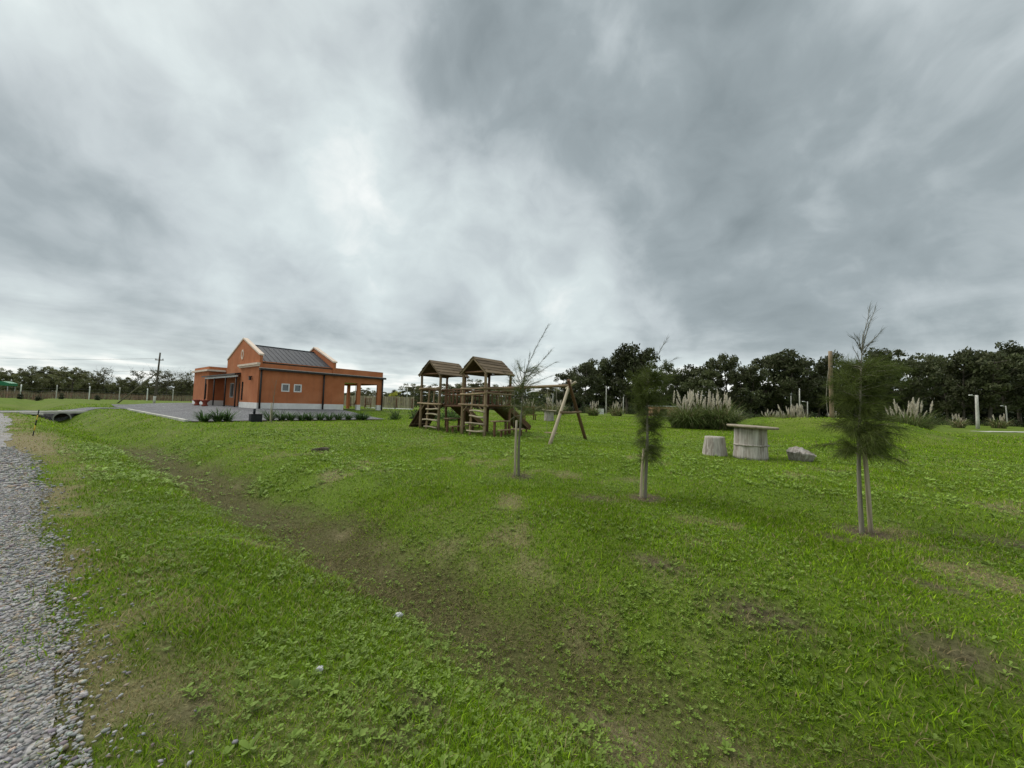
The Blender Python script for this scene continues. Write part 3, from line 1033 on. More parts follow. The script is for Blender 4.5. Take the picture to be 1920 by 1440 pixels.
def hourglass(t, v, label):
    x, y = W(t, v)
    o = empty('planter_stool', (x, y, G(x, y) + 0.03), 0, label, 'stool', 'red concrete stools by the porch')
    lathe('body', [(0.20, 0), (0.24, 0.03), (0.17, 0.16), (0.15, 0.24), (0.20, 0.34), (0.30, 0.44)], M['red_clay'], o, 14)
    tp = lathe('top', [(0.33, 0.0), (0.35, 0.02), (0.35, 0.07), (0.32, 0.09)], M['red_clay'], o, 14)
    tp.location.z = 0.442
    return o


hourglass(43.8, 9.0, 'red concrete hourglass stool nearest the left corner of the house')
hourglass(41.2, 9.0, 'red concrete hourglass stool closer to the porch posts')

# low concrete edging of the yard, stone by stone
edging = empty('concrete_edging', (*W(34, 4.7), 0.3), ROT, 'pale concrete edging along the front of the gravel yard', 'kerb')
k = 0
t0 = 24.4
while t0 < 43:
    L = 1.38
    xa, ya = W(t0, 4.66); xb, yb = W(t0 + L, 4.66)
    za, zb = G(xa, ya), G(xb, yb)
    plank('edging_stone', (4.66 - 4.7 + random.uniform(-.01, .01), t0 - 34, za - 0.3 + 0.0), (4.66 - 4.7, t0 - 34 + L, zb - 0.3 + 0.0), 0.16, 0.24, M['concrete'], edging, side=(1, 0, 0), bevel=0.015)
    t0 += L + 0.02

# culvert slab and pipe
cx, cy = W(47.0, 1.2)
culv = empty('culvert_bridge', (cx, cy, 0.0), ROT, 'pale concrete slab edge carrying the drive over the ditch', 'culvert')
prism('slab', [(-2.9, -0.05), (3.2, -0.02), (3.2, 0.13), (0.6, 0.15), (-2.9, 0.07)], 'y', -0.45, 0.15, M['concrete'], culv)
prism('slab_return', [(-2.0, -0.06), (-0.9, -0.16), (-0.9, -0.06), (-2.0, 0.03)], 'y', -0.95, -0.47, M['concrete'], culv)
bm = bmesh.new()
seg = 24
loops_ = []
for rad, yy in ((0.50, -0.72), (0.42, -0.72), (0.42, 4.6), (0.50, 4.6)):
    loops_.append([bm.verts.new((rad * math.cos(2 * math.pi * i / seg), yy, rad * math.sin(2 * math.pi * i / seg))) for i in range(seg)])
for q in range(4):
    for i in range(seg):
        bm.faces.new((loops_[q][i], loops_[q][(i + 1) % seg], loops_[(q + 1) % 4][(i + 1) % seg], loops_[(q + 1) % 4][i]))
bmesh.ops.recalc_face_normals(bm, faces=bm.faces)
me = bpy.data.meshes.new('pipe'); bm.to_mesh(me); bm.free()
pp = link('pipe', me, culv, M['pipe']); pp.location = (0.05, 0, -0.44)

sil = lathe('pipe_shade_disc', [(0.0, 0.0), (0.418, 0.0), (0.418, 0.05), (0.0, 0.05)], M['soil'], pp, 24); sil.rotation_euler = (R(90), 0, 0); sil.location = (0, 0.1, 0)  # added dark disc standing in for the shade deep inside the pipe

# striped marker stake at the road edge
x, y = W(22.4, -0.05)
mk = empty('marker_stake', (x, y, G(x, y)), 0, 'thin black and yellow striped stake leaning at the gravel road edge', 'stake')
for i in range(5):
    z0, z1 = i * 0.19, (i + 1) * 0.19
    log('stripe', (0.14 * z0, 0, z0), (0.14 * z1, 0, z1), 0.017, 0.017, M['black'] if i % 2 == 0 else M['yellow'], mk, wob=0, sides=6, rings=1)

# black box with a vent stub beside the bed
x, y = W(23.55, 7.35)
bb = empty('utility_box', (x, y, G(x, y)), ROT, 'black plastic box with a short vent pipe beside the plant bed', 'utility box')
bb.scale = (0.72, 0.72, 0.85)
box('body', (-0.36, -0.28, -0.05), (0.36, 0.28, 0.46), M['black'], bb, 0.03)
box('lid', (-0.39, -0.31, 0.462), (0.39, 0.31, 0.50), M['black'], bb, 0.01)
log('vent_pipe', (-0.1, 0, 0.5), (-0.1, 0, 0.82), 0.08, 0.08, M['black'], bb, wob=0, sides=12, rings=1)

# ------------------------------------------------------------------ playground towers
PV, PT = 12.5, 11.7
px_, py_ = W(PT, PV)
PZ = G(px_, py_)
play = empty('playground_set', (px_, py_, PZ), ROT, 'log playground with two roofed towers, bridge, slides and swing beam', 'playground')


def gz_local(x, y):
    wx, wy = W(PT + y, PV + x)
    return G(wx, wy) - PZ


LG, LD, BD = M['log'], M['log_dark'], M['board']
DECK, EAVE, APEX = 1.38, 2.98, 3.56
for ti, (y0, y1, dz) in enumerate(((0.0, 1.42, 0.0), (3.10, 4.52, 0.0))):
    for xx in (0.0, 1.72):
        for yy in (y0, y1):
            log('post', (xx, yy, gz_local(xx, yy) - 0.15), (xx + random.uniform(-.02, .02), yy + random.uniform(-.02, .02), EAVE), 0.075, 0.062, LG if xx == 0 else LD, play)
    # mid post and ladder on the front
    ym = y0 + 0.78
    log('ladder_post', (-0.12, ym, gz_local(0, ym) - 0.1), (0.0, ym, 2.05), 0.055, 0.045, LG, play)
    for z, ov in ((0.20, 0.16), (0.56, 0.30), (0.84, 0.06), (1.10, 0.06)):
        log('rung', (-0.16 + 0.04 * z, y0 - 0.07, z + random.uniform(-.02, .02)), (-0.16 + 0.04 * z, ym + ov, z + random.uniform(-.03, .05)), 0.045, 0.036, M['stake'], play, wob=0.4)
    # deck with its planks, edge beams and knee braces
    dk = box('deck', (0.02, y0 + 0.02, DECK - 0.14), (1.70, y1 - 0.02, DECK - 0.06), BD, play)
    for k in range(12):
        p = box('deck_plank', (0.02 + k * 0.14, y0 - 0.05, DECK - 0.058), (0.02 + k * 0.14 + 0.128, y1 + 0.05, DECK - 0.02), BD, dk)
        p.location -= dk.location
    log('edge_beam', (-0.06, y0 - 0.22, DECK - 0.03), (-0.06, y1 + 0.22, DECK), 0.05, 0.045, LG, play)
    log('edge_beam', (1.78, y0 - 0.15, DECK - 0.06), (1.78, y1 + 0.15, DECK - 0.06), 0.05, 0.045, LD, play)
    log('edge_beam', (-0.1, y0 - 0.09, DECK - 0.02), (1.85, y0 - 0.09, DECK - 0.02), 0.045, 0.045, LD, play)
    for yy, sg in ((y0, 1), (y1, -1)):
        log('knee_brace', (-0.02, yy + sg * 0.03, 1.02), (-0.05, yy + sg * 0.33, DECK - 0.06), 0.032, 0.03, LG, play)
    # rails
    for zz in ((2.10, 1.86) if ti == 0 else (2.12,)):
        log('rail', (-0.07, y0 - 0.12, zz + 0.03), (-0.07, y1 + 0.1, zz), 0.045, 0.04, LG, play, wob=0.35)
    for zz in ((2.12, 1.92) if ti == 0 else (2.08,)):
        if ti == 0:
            log('rail', (-0.1, y0 - 0.09, zz), (1.85, y0 - 0.09, zz - 0.02), 0.05, 0.042, LG, play, wob=0.35)
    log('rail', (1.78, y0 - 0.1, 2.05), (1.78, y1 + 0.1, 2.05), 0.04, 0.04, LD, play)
    if ti == 1:
        log('rail', (-0.1, y1 + 0.08, 2.1), (1.85, y1 + 0.08, 2.1), 0.045, 0.04, LD, play)
    log('baluster', (0.85, y0 - 0.03 if ti == 0 else y1 + 0.03, DECK), (0.85, y0 - 0.03 if ti == 0 else y1 + 0.03, 2.05), 0.035, 0.03, LG, play)
    for yy in np.linspace(y0 + 0.25, y1 - 0.25, 4):
        log('baluster', (1.74, yy, DECK), (1.74, yy, 2.04), 0.03, 0.028, LD, play)
    # plank roof
    yc = (y0 + y1) / 2
    hw = 0.86
    x0, x1 = -0.16, 1.86
    rf = prism('roof', [(yc - hw + 0.03, EAVE - 0.16), (yc, APEX - 0.035), (yc + hw - 0.03, EAVE - 0.16), (yc + hw - 0.07, EAVE - 0.19), (yc, APEX - 0.09), (yc - hw + 0.07, EAVE - 0.19)], 'x', x0 + 0.05, x1 - 0.05, BD, play)
    for sg in (1, -1):
        nb = 5
        for k in range(nb):
            f0, f1 = k / nb, (k + 1) / nb + 0.05
            ya, za = yc + sg * hw * f1, APEX + (EAVE - 0.17 - APEX) * f1 + 0.035
            yb, zb = yc + sg * hw * f0, APEX + (EAVE - 0.17 - APEX) * f0 + 0.0
            cxx = (x0 + x1) / 2
            mid = ((ya + yb) / 2, (za + zb) / 2)
            wdt = math.hypot(ya - yb, za - zb)
            plank('roof_board', (x0 + random.uniform(-.02, .02), mid[0], mid[1] + 0.012), (x1 + random.uniform(-.02, .02), mid[0], mid[1] + 0.012), wdt, 0.034, M['shingle'], rf, side=(0, ya - yb, za - zb), bevel=0.004)
        plank('rafter', (x0 + 0.06, yc, APEX - 0.06), (x0 + 0.06, yc + sg * (hw - 0.02), EAVE - 0.21), 0.09, 0.05, M['shingle'], rf, side=(0, -sg * (APEX - EAVE + 0.1), -hw), bevel=0.004)
        plank('rafter', (x1 - 0.06, yc, APEX - 0.06), (x1 - 0.06, yc + sg * (hw - 0.02), EAVE - 0.21), 0.09, 0.05, M['shingle'], rf, side=(0, -sg * (APEX - EAVE + 0.1), -hw), bevel=0.004)
    for xx in (0.0, 1.72):
        log('tie_beam', (xx, yc - hw + 0.15, EAVE - 0.10), (xx, yc + hw - 0.15, EAVE - 0.10), 0.04, 0.04, LD, play)
# bridge between the towers
for k in range(13):
    yy = 1.50 + k * 0.125
    sag = -0.05 * math.sin(math.pi * (k + 0.5) / 13)
    plank('bridge_plank', (0.25, yy, DECK - 0.03 + sag), (1.5, yy + random.uniform(-.01, .01), DECK - 0.03 + sag), 0.112, 0.045, LD, play, side=(0, 1, 0))
for xx, lg in ((0.24, LD), (1.52, LD)):
    log('bridge_rail', (xx, 1.35, 2.06), (xx, 3.18, 2.10), 0.042, 0.04, lg, play, wob=0.5)
    log('bridge_beam', (xx, 1.35, DECK - 0.10), (xx, 3.18, DECK - 0.10), 0.05, 0.05, lg, play)
    log('bridge_rail', (xx, 1.40, 1.82), (xx, 3.12, 1.84), 0.03, 0.03, lg, play, wob=0.4)
    for k in range(6):
        yy = 1.56 + k * 0.275
        log('baluster', (xx, yy, DECK - 0.02), (xx, yy + random.uniform(-.03, .03), 2.08), 0.033, 0.03, LD, play)
# slides at the back of both towers
for y0, xl in ((0.22, 3.75), (3.30, 3.45)):
    zt, zb = DECK - 0.06, 0.16
    sl = plank('slide', (1.76, y0 + 0.5, zt), (xl, y0 + 0.5, zb + gz_local(xl, y0)), 0.92, 0.035, BD, play, side=(0, 1, 0))
    d = Vector((xl - 1.76, 0, zb - zt))
    for sg in (-1, 1):
        sb = plank('slide_side', (1.76, y0 + 0.5 + sg * 0.485, zt + 0.08), (xl, y0 + 0.5 + sg * 0.485, zb + 0.09), 0.26, 0.04, LD, play, side=(-d.z, 0, d.x))
    for yy in (y0 + 0.08, y0 + 0.92):
        log('slide_leg', (xl - 0.25, yy, gz_local(xl, yy) - 0.1), (xl - 0.25, yy, 0.30), 0.04, 0.04, LD, play)
# climbing ramp on the far side of the left tower
for k in range(6):
    xx = 0.18 + k * 0.23
    plank('ramp_board', (xx, 4.58, DECK - 0.10), (xx, 5.62, gz_local(xx, 5.6) + 0.0), 0.215, 0.05, BD, play, side=(1, 0, 0))
for k in range(4):
    f = 0.2 + k * 0.2
    plank('ramp_cleat', (0.1, 4.58 + 1.04 * f + 0.035, DECK * (1 - f) - 0.02), (1.45, 4.58 + 1.04 * f + 0.035, DECK * (1 - f) - 0.02), 0.05, 0.04, LG, play, side=(0, 1, -1.2))
# swing beam and its A-frame
log('swing_beam', (0.62, 0.55, 2.16), (0.66, -3.98, 2.22), 0.07, 0.058, LG, play, wob=0.3, rings=10)
log('swing_leg', (-0.92, -4.05, gz_local(-0.92, -4.05) - 0.1), (0.86, -3.83, 2.45), 0.075, 0.055, M['stake'], play, wob=0.2)
log('swing_leg', (2.50, -3.68, gz_local(2.5, -3.7) - 0.1), (0.42, -3.98, 2.46), 0.075, 0.06, LD, play, wob=0.2)
log('cross_bar', (-0.10, -4.0, 1.18), (1.72, -3.82, 1.20), 0.05, 0.045, LG, play, wob=0.3)
log('stub', (0.63, -3.75, 2.12), (0.60, -4.22, 2.38), 0.05, 0.05, M['stake'], play)

# swings hang from the beam: things of their own
for lab, yy, sz in (('plank swing seat hanging beside the pale leg of the swing frame', -3.10, 0.34), ('plank swing seat hanging close to the right log tower', -1.35, 0.38)):
    wx, wy = W(PT + yy, PV + 0.64)
    sw = empty('swing', (wx, wy, PZ + sz), ROT, lab, 'swing', 'swings under the log beam')
    plank('seat', (0, -0.27, 0), (0, 0.27, 0), 0.20, 0.035, M['log'], sw, side=(1, 0, 0))
    for sg in (-1, 1):
        log('rope', (0, sg * 0.21, 0.02), (0, sg * 0.21, 2.16 - sz), 0.007, 0.007, M['rope'], sw, wob=0.5, sides=5, rings=4)

# small plank tables beside the towers
for lab, yy in (('small log table with side bench beside the right log tower', -0.62), ('small log table with side bench between the two log towers', 2.42)):
    wx, wy = W(PT + yy, PV + 0.1)
    bn = empty('plank_table', (wx, wy, G(wx, wy)), ROT, lab, 'table', 'plank tables beside the towers')
    plank('table_plank', (-0.25, 0, 0.66), (0.75, 0, 0.67), 0.30, 0.05, M['log'], bn, side=(0, 1, 0))
    for xx in (-0.12, 0.62):
        log('leg', (xx, 0, -0.05), (xx, 0, 0.64), 0.06, 0.06, LD, bn)
    plank('bench_plank', (-0.3, -0.42, 0.30), (1.35, -0.42, 0.33), 0.20, 0.05, M['log'], bn, side=(0, 1, 0))
    for xx in (-0.15, 1.2):
        log('bench_leg', (xx, -0.42, -0.05), (xx, -0.42, 0.28), 0.05, 0.05, LD, bn)

# ------------------------------------------------------------------ stump furniture
def stump_mesh(name, r0, r1, h, seed, jag=0.0, seg=36, lobes=0.06, flare=0.0):
    rd = random.Random(seed)
    ph = [rd.uniform(0, 6.28) for _ in range(4)]
    V, F = [], []
    nr = 10
    for i in range(nr + 1):
        f = i / nr
        for k in range(seg):
            a = 2 * math.pi * k / seg
            r = r0 + (r1 - r0) * f + flare * (1 - f) ** 3
            r *= 1 + lobes * math.sin(3 * a + ph[0]) * 0.6 + lobes * math.sin(7 * a + ph[1] + 0.5 * f) * 0.5 + lobes * 0.4 * math.sin(13 * a + ph[2]) + rd.uniform(-.012, .012)
            z = h * f
            if jag and i >= nr - 2:
                z += jag * (math.sin(2 * a + ph[3]) * 0.6 + rd.uniform(-.5, .5)) * (1 if i == nr else 0.6)
            V.append((r * math.cos(a), r * math.sin(a), z))
    for i in range(nr):
        for k in range(seg):
            k2 = (k + 1) % seg
            F.append((i * seg + k, i * seg + k2, (i + 1) * seg + k2, (i + 1) * seg + k))
    if jag:
        c = len(V)
        for k in range(seg):
            a = 2 * math.pi * k / seg
            V.append((r1 * 0.55 * math.cos(a), r1 * 0.55 * math.sin(a), h * 0.78 + rd.uniform(-.02, .02)))
        for k in range(seg):
            k2 = (k + 1) % seg
            F.append((nr * seg + k, nr * seg + k2, c + k2, c + k))
        F.append(tuple(range(c, c + seg)))
    else:
        F.append(tuple(range(nr * seg, nr * seg + seg)))
    F.append(tuple(range(seg))[::-1])
    me = bpy.data.meshes.new(name); me.from_pydata(V, [], F)
    for p in me.polygons:
        p.use_smooth = len(p.vertices) == 4
    return me


def stump_table(x, y, label, sc=1.0, seed=1):
    o = empty('stump_table', (x, y, G(x, y) - 0.02), 0.4, label, 'table', 'stump tables')
    o.scale = (sc, sc, sc)
    link('stump', stump_mesh('stump', 0.44, 0.43, 0.92, seed, lobes=0.035, flare=0.03), o, M['grey_wood'])
    lathe('band', [(0.455, 0.40), (0.47, 0.41), (0.47, 0.435), (0.455, 0.445)], M['grey_wood'], o, 36, 0.01, 3)
    lathe('table_top', [(0.56, 0.925), (0.66, 0.935), (0.685, 0.965), (0.68, 0.995), (0.66, 1.0)], M['table_top'], o, 36, 0.012, 5).rotation_euler = (R(1.6), R(1.4), 0)
    return o


stump_table(7.33, 11.79, 'grey tree-stump table with round wooden top beside the stump seat')
stump_table(3.30, 33.6, 'small distant stump table seen behind the swing frame', 0.95, 8)
st1 = link('tree_stump', stump_mesh('tree_stump', 0.36, 0.285, 0.62, 12, lobes=0.05, flare=0.02), None, M['grey_wood'])
st1.location = (6.55, 12.43, G(6.55, 12.43) - 0.02)
tag(st1, 'weathered grey stump seat left of the round-topped stump table', 'stump')
st2 = link('broken_stump', stump_mesh('broken_stump', 0.26, 0.36, 0.30, 23, jag=0.06, lobes=0.09), None, M['grey_wood'])
st2.location = (8.62, 11.55, G(8.62, 11.55) - 0.02); st2.rotation_euler = (R(10), R(-5), 0.7)
tag(st2, 'low broken stump with jagged top right of the stump table', 'stump')

# ------------------------------------------------------------------ casuarina saplings and stakes
def sapling(ix, x, y, H, lean, tufts, bare_top, label, nneed, sid):
    rs = np.random.default_rng(sid)
    o = empty('casuarina_sapling', (x, y, G(x, y)), 0, label, 'tree', 'young trees on the lawn')
    # trunk: straight below, bending with the wind above
    zs_ = np.linspace(-0.05, H, 15)
    fx = lean * (np.clip(zs_ / H, 0, 1) ** 3) * H
    kx = 0.015 * np.sin(zs_ * 3 + sid)
    P = np.stack((fx + kx, 0.01 * np.cos(zs_ * 2.3 + sid), zs_), -1)
    rad = np.interp(zs_, [0, 0.45 * H, 0.75 * H, H], [0.031, 0.022, 0.010, 0.003])
    link('trunk', np_mesh('trunk', *tube_arrays(P, rad, 8)[:3], None, True), o, M['bark'])
    tubes = []; cents = []; widths = []; cols = []

    def trunk_at(z):
        return np.array((np.interp(z, zs_, P[:, 0]), np.interp(z, zs_, P[:, 1]), z))
    wind = np.array((0.55, 0.1, 0.0))
    for (z0, z1, nb, blen, dens, droop, wnd) in tufts:
        for b in range(nb):
            zb = rs.uniform(z0, z1)
            az = rs.uniform(0, 6.283)
            L = blen * rs.uniform(0.4, 1.25)
            d0 = np.array((math.cos(az), math.sin(az), rs.uniform(0.0, 1.1))); d0 /= np.linalg.norm(d0)
            q = trunk_at(zb); pts = [q]
            dd = d0.copy()
            nseg = 6
            for i in range(nseg):
                dd = dd + wind * wnd * 0.16 + np.array((0, 0, -droop * 0.10)) + rs.normal(0, 0.07, 3)
                dd /= np.linalg.norm(dd)
                q = q + dd * L / nseg; pts.append(q)
            pts = np.array(pts)
            tubes.append(tube_arrays(pts, np.linspace(0.006, 0.0016, nseg + 1), 4))
            n = int(dens * rs.uniform(0.7, 1.3))
            f = rs.uniform(0.15, 1.0, n) * nseg
            i0 = np.clip(f.astype(int), 0, nseg - 1); fr = (f - i0)[:, None]
            root = pts[i0] * (1 - fr) + pts[i0 + 1] * fr
            ax = pts[i0 + 1] - pts[i0]; ax /= np.linalg.norm(ax, axis=1)[:, None]
            nd = ax * 0.8 + rs.normal(0, 0.55, (n, 3)); nd /= np.linalg.norm(nd, axis=1)[:, None]
            ln = rs.uniform(0.09, 0.22, n)[:, None]
            k = 4
            C = np.empty((n, k, 3)); C[:, 0] = root
            dv = nd
            for i in range(1, k):
                dv = dv + wind * 0.13 * wnd + np.array((0, 0, -0.15 * droop)); dv = dv / np.linalg.norm(dv, axis=1)[:, None]
                C[:, i] = C[:, i - 1] + dv * ln / (k - 1)
            wv = np.cross(nd, rs.normal(0, 1, (n, 3))); wv /= np.linalg.norm(wv, axis=1)[:, None]
            cents.append(C); widths.append(np.repeat((wv * 0.0013)[:, None], k, 1))
            cols.append(np.array((0.072, 0.100, 0.022)) * rs.uniform(0.5, 1.7, (n, 1)) + np.array((0.02, 0.012, 0.0)) * rs.random((n, 1)))
    # wiry leaders at the top
    for (zb, dx, dz, ln, nt2) in bare_top:
        q = trunk_at(min(zb, H)); pts = [q]
        dd = np.array((dx * 0.35, rs.uniform(-.2, .2), 1.0)); dd /= np.linalg.norm(dd)
        tgt = np.array((dx, 0.05, dz)); tgt /= np.linalg.norm(tgt)
        for i in range(9):
            dd = dd * 0.72 + tgt * 0.28 + rs.normal(0, 0.03, 3); dd /= np.linalg.norm(dd)
            q = q + dd * ln / 9; pts.append(q)
        pts = np.array(pts)
        tubes.append(tube_arrays(pts, np.linspace(0.0065, 0.0018, 10), 5))
        n = nt2
        f = rs.uniform(0.05, 0.98, n) * 9; i0 = np.clip(f.astype(int), 0, 8); fr = (f - i0)[:, None]
        root = pts[i0] * (1 - fr) + pts[i0 + 1] * fr
        ax = pts[i0 + 1] - pts[i0]; ax /= np.linalg.norm(ax, axis=1)[:, None]
        nd = ax + rs.normal(0, 0.28, (n, 3)); nd /= np.linalg.norm(nd, axis=1)[:, None]
        l2 = rs.uniform(0.05, 0.15, n)[:, None]
        C = np.stack((root, root + nd * l2 * 0.5, root + nd * l2 + np.array((0.02, 0, 0.0))), 1)
        wv = np.cross(nd, rs.normal(0, 1, (n, 3))); wv /= np.linalg.norm(wv, axis=1)[:, None]
        k = C.shape[1]
        C4 = np.empty((n, 4, 3)); C4[:, 0] = C[:, 0]; C4[:, 1] = (C[:, 0] + C[:, 1]) / 2; C4[:, 2] = C[:, 1]; C4[:, 3] = C[:, 2]
        cents.append(C4); widths.append(np.repeat((wv * 0.0016)[:, None], 4, 1))
        cols.append(np.array((0.060, 0.070, 0.040)) * rs.uniform(0.7, 1.5, (n, 1)))
    tv = merge(tubes)
    link('branches', np_mesh('branches', tv[0], tv[1], tv[2], None, True), o, M['bark'])
    cr = strips(np.concatenate(cents), np.concatenate(widths), np.concatenate(cols))
    link('crown', np_mesh('crown', *cr), o, M['needle'])
    return o


sapling(0, 0.20, 8.40, 2.55, 0.035, [(1.15, 1.75, 20, 0.50, 75, 1.2, 0.7), (1.7, 2.3, 22, 0.46, 75, 0.6, 1.2)],
        [(2.05, 0.42, 0.8, 1.40, 190), (1.95, 0.75, 0.75, 1.05, 150), (1.9, 0.85, 0.45, 0.95, 110), (1.95, 0.2, 1.0, 0.75, 80), (1.8, 1.0, 0.25, 0.75, 70), (1.75, -0.75, 0.6, 0.7, 60), (1.85, -0.25, 1.0, 0.6, 60)],
        'thin wispy casuarina sapling with wind-bent top in front of the swing beam', 60, 3)
sapling(1, 2.38, 6.77, 2.35, 0.02, [(1.6, 2.15, 50, 0.31, 130, 0.2, 0.6), (1.2, 1.65, 26, 0.26, 95, 0.9, 0.4), (0.5, 1.3, 40, 0.24, 80, 1.2, 0.4)],
        [(2.1, 0.55, 0.8, 0.80, 60), (2.05, 0.9, 0.45, 0.70, 50), (2.1, -0.5, 0.8, 0.3, 20)],
        'middle casuarina sapling with dense rounded upper crown and two bare leaders', 60, 5)
sapling(2, 4.66, 5.17, 2.65, 0.035, [(1.70, 2.22, 56, 0.38, 160, 0.5, 1.0), (1.45, 1.75, 18, 0.26, 120, 1.0, 0.5), (1.0, 1.45, 52, 0.40, 165, 1.3, 0.2)],
        [(2.38, 0.30, 0.9, 0.75, 60), (2.40, 0.42, 0.9, 0.66, 55), (2.35, 0.75, 0.7, 0.5, 40), (2.40, -0.7, 0.7, 0.26, 30), (2.42, 0.9, 0.5, 0.22, 26), (2.40, -0.3, 1, 0.22, 22), (2.2, -0.5, 0.9, 0.3, 18)],
        'nearest casuarina sapling, bushy dark crown in two tiers, at the right', 60, 9)
for (x, y, x2, y2, h, lab) in ((0.12, 8.36, 0.12, 8.36, 1.20, 'pale wooden support stake beside the leftmost sapling'), (2.27, 6.72, 2.33, 6.75, 0.85, 'slim wooden support stake beside the middle sapling'), (4.80, 5.16, 4.70, 5.16, 1.25, 'leaning wooden support stake crossing the nearest sapling trunk')):
    stk = log('support_stake', (x, y, G(x, y) - 0.1), (x2, y2, G(x, y) + h), 0.027, 0.023, M['stake'], None, wob=0.2)
    tag(stk, lab, 'stake', 'support stakes')

# ------------------------------------------------------------------ pampas grass
def pampas(name, loc, size, nleaf, nplume, label, cat='pampas grass', group='pampas clumps', seed=1, plume_h=1.0, spread=1.0, leafw=0.012, brown=0.0):
    rs = np.random.default_rng(seed)
    o = empty(name, loc, 0, label, cat, group)
    n = nleaf
    r = np.sqrt(rs.random(n)) * 0.28 * size * spread
    az = rs.uniform(0, 6.283, n)
    out = az + rs.normal(0, 0.4, n)
    L = rs.uniform(0.6, 1.15, n) * size * 1.0
    el = rs.uniform(0.85, 1.52, n)
    k = 6
    C = np.empty((n, k, 3))
    C[:, 0] = np.stack((r * np.cos(az), r * np.sin(az), np.zeros(n) - 0.03), -1)
    e = el.copy()
    for i in range(1, k):
        C[:, i, 0] = C[:, i - 1, 0] + np.cos(out) * np.cos(e) * L / (k - 1)
        C[:, i, 1] = C[:, i - 1, 1] + np.sin(out) * np.cos(e) * L / (k - 1)
        C[:, i, 2] = np.maximum(C[:, i - 1, 2] + np.sin(e) * L / (k - 1), 0.02)
        e = e - rs.uniform(0.12, 0.52, n)
    wv = np.stack((-np.sin(out), np.cos(out), np.zeros(n)), -1) * (leafw * rs.uniform(0.6, 1.4, n))[:, None]
    Wv = np.repeat(wv[:, None], k, 1); Wv[:, -2] *= 0.7
    c = np.array((0.135, 0.180, 0.055)) * rs.uniform(0.5, 1.6, (n, 1))
    st = (rs.random((n, 1)) < 0.14 + brown)
    c = np.where(st, np.array((0.30, 0.25, 0.14)) * rs.uniform(0.6, 1.2, (n, 1)), c)
    link('foliage', np_mesh('foliage', *strips(C, Wv, c)), o, M['weed'])
    variants = []
    for vi in range(3):
        m_ = 190
        f = rs.random(m_)
        H0, H1 = 0.66 * size * plume_h, 0.98 * size * plume_h
        zc = H0 + (H1 - H0) * f
        rr = 0.052 * size * np.sin(np.pi * (0.12 + 0.85 * f)) * rs.uniform(0.3, 1.0, m_)
        a = rs.uniform(0, 6.283, m_)
        root = np.stack((0 * f, 0 * f, zc), -1)
        tipv = root + np.stack((rr * np.cos(a), rr * np.sin(a), 0.05 * size * rs.uniform(0.3, 1.2, m_)), -1)
        Cc = np.stack((root, root * 0.5 + tipv * 0.5, tipv), 1)
        wv = np.stack((-np.sin(a), np.cos(a), 0 * a), -1) * 0.009 * size
        col_ = np.array((0.80, 0.75, 0.65)) * rs.uniform(0.75, 1.15, (m_, 1))
        A = strips(Cc, np.repeat(wv[:, None], 3, 1), col_)
        stem = tube_arrays(np.array(((0, 0, 0), (0, 0, H0), (0, 0, H1))), np.array((0.006, 0.004, 0.002)) * size, 4)
        B = (stem[0], stem[1], stem[2], np.tile(np.array((0.30, 0.25, 0.15)), (len(stem[0]), 1)))
        me = np_mesh('plume', *merge([A, B])); me.materials.append(M['plume'])
        variants.append(me)
    for i in range(nplume):
        p = link('plume', variants[i % 3], o)
        a = rs.uniform(0, 6.283); rr = math.sqrt(rs.random()) * 0.30 * size * spread
        p.location = (rr * math.cos(a), rr * math.sin(a), 0)
        tl = rs.uniform(-0.05, 0.34) + 0.25 * rr / (size * spread)
        p.rotation_euler = (-tl * math.sin(a), tl * math.cos(a), rs.uniform(0, 6.28))
        s_ = rs.uniform(0.66, 1.12); p.scale = (s_, s_, s_)
    return o


def onground(x, y):
    return (x, y, G(x, y))


pampas('pampas_clump', onground(14.0, 30.6), 2.75, 1700, 30, 'left half of the big pampas clump beside the brick shed', seed=2, spread=1.45)
pampas('pampas_clump', onground(16.2, 30.2), 2.75, 1700, 28, 'right half of the big pampas clump behind the grey stump', seed=3, spread=1.35)
pampas('pampas_clump', onground(34.6, 33.4), 3.0, 1200, 28, 'tall plumed pampas clump at the right foot of the grassy mound', seed=4, spread=1.1)
pampas('pampas_clump', onground(36.6, 50.0), 2.6, 600, 40, 'pale dense pampas clump left on top of the far mound ridge', seed=6, spread=1.4, brown=0.3)
for i, (x, y, s_, lab) in enumerate(((30.6, 52, 1.6, 'small pampas tuft between the shed clump and the mound'), (40.2, 60, 1.9, 'grey-green pampas tuft behind the stump table'), (44.5, 64, 1.8, 'second grey-green pampas tuft behind the stump table'),
                                   (52.0, 62.0, 1.9, 'pampas tuft behind the nearest sapling crown'), (49.5, 66.0, 1.6, 'low pampas tuft right of the pale ridge clump'), (72.5, 62.5, 2.0, 'pale pampas clump at the foot of the concrete lamp post'),
                                   (86.0, 68.0, 2.4, 'straw coloured pampas clump at the right edge below the small lamp'), (13.2, 62.0, 2.1, 'pampas tuft left of the white tank'), (18.0, 66.0, 2.3, 'pampas tuft right of the white tank'), (6.0, 60.0, 2.4, 'pampas clump seen through the swing frame'),
                                   (8.0, 64.0, 2.2, 'pampas tuft just right of the swing leg'), (2.8, 60.0, 2.2, 'pampas tuft behind the swing seat'), (-0.6, 66.0, 2.2, 'pampas clump behind the thin sapling'), (63.0, 62.0, 1.5, 'low pampas tuft right of the mound'))):
    pampas('pampas_clump', onground(x, y), s_ * 1.05, 240, 15, lab, seed=20 + i, spread=1.2, leafw=0.03, brown=0.25)

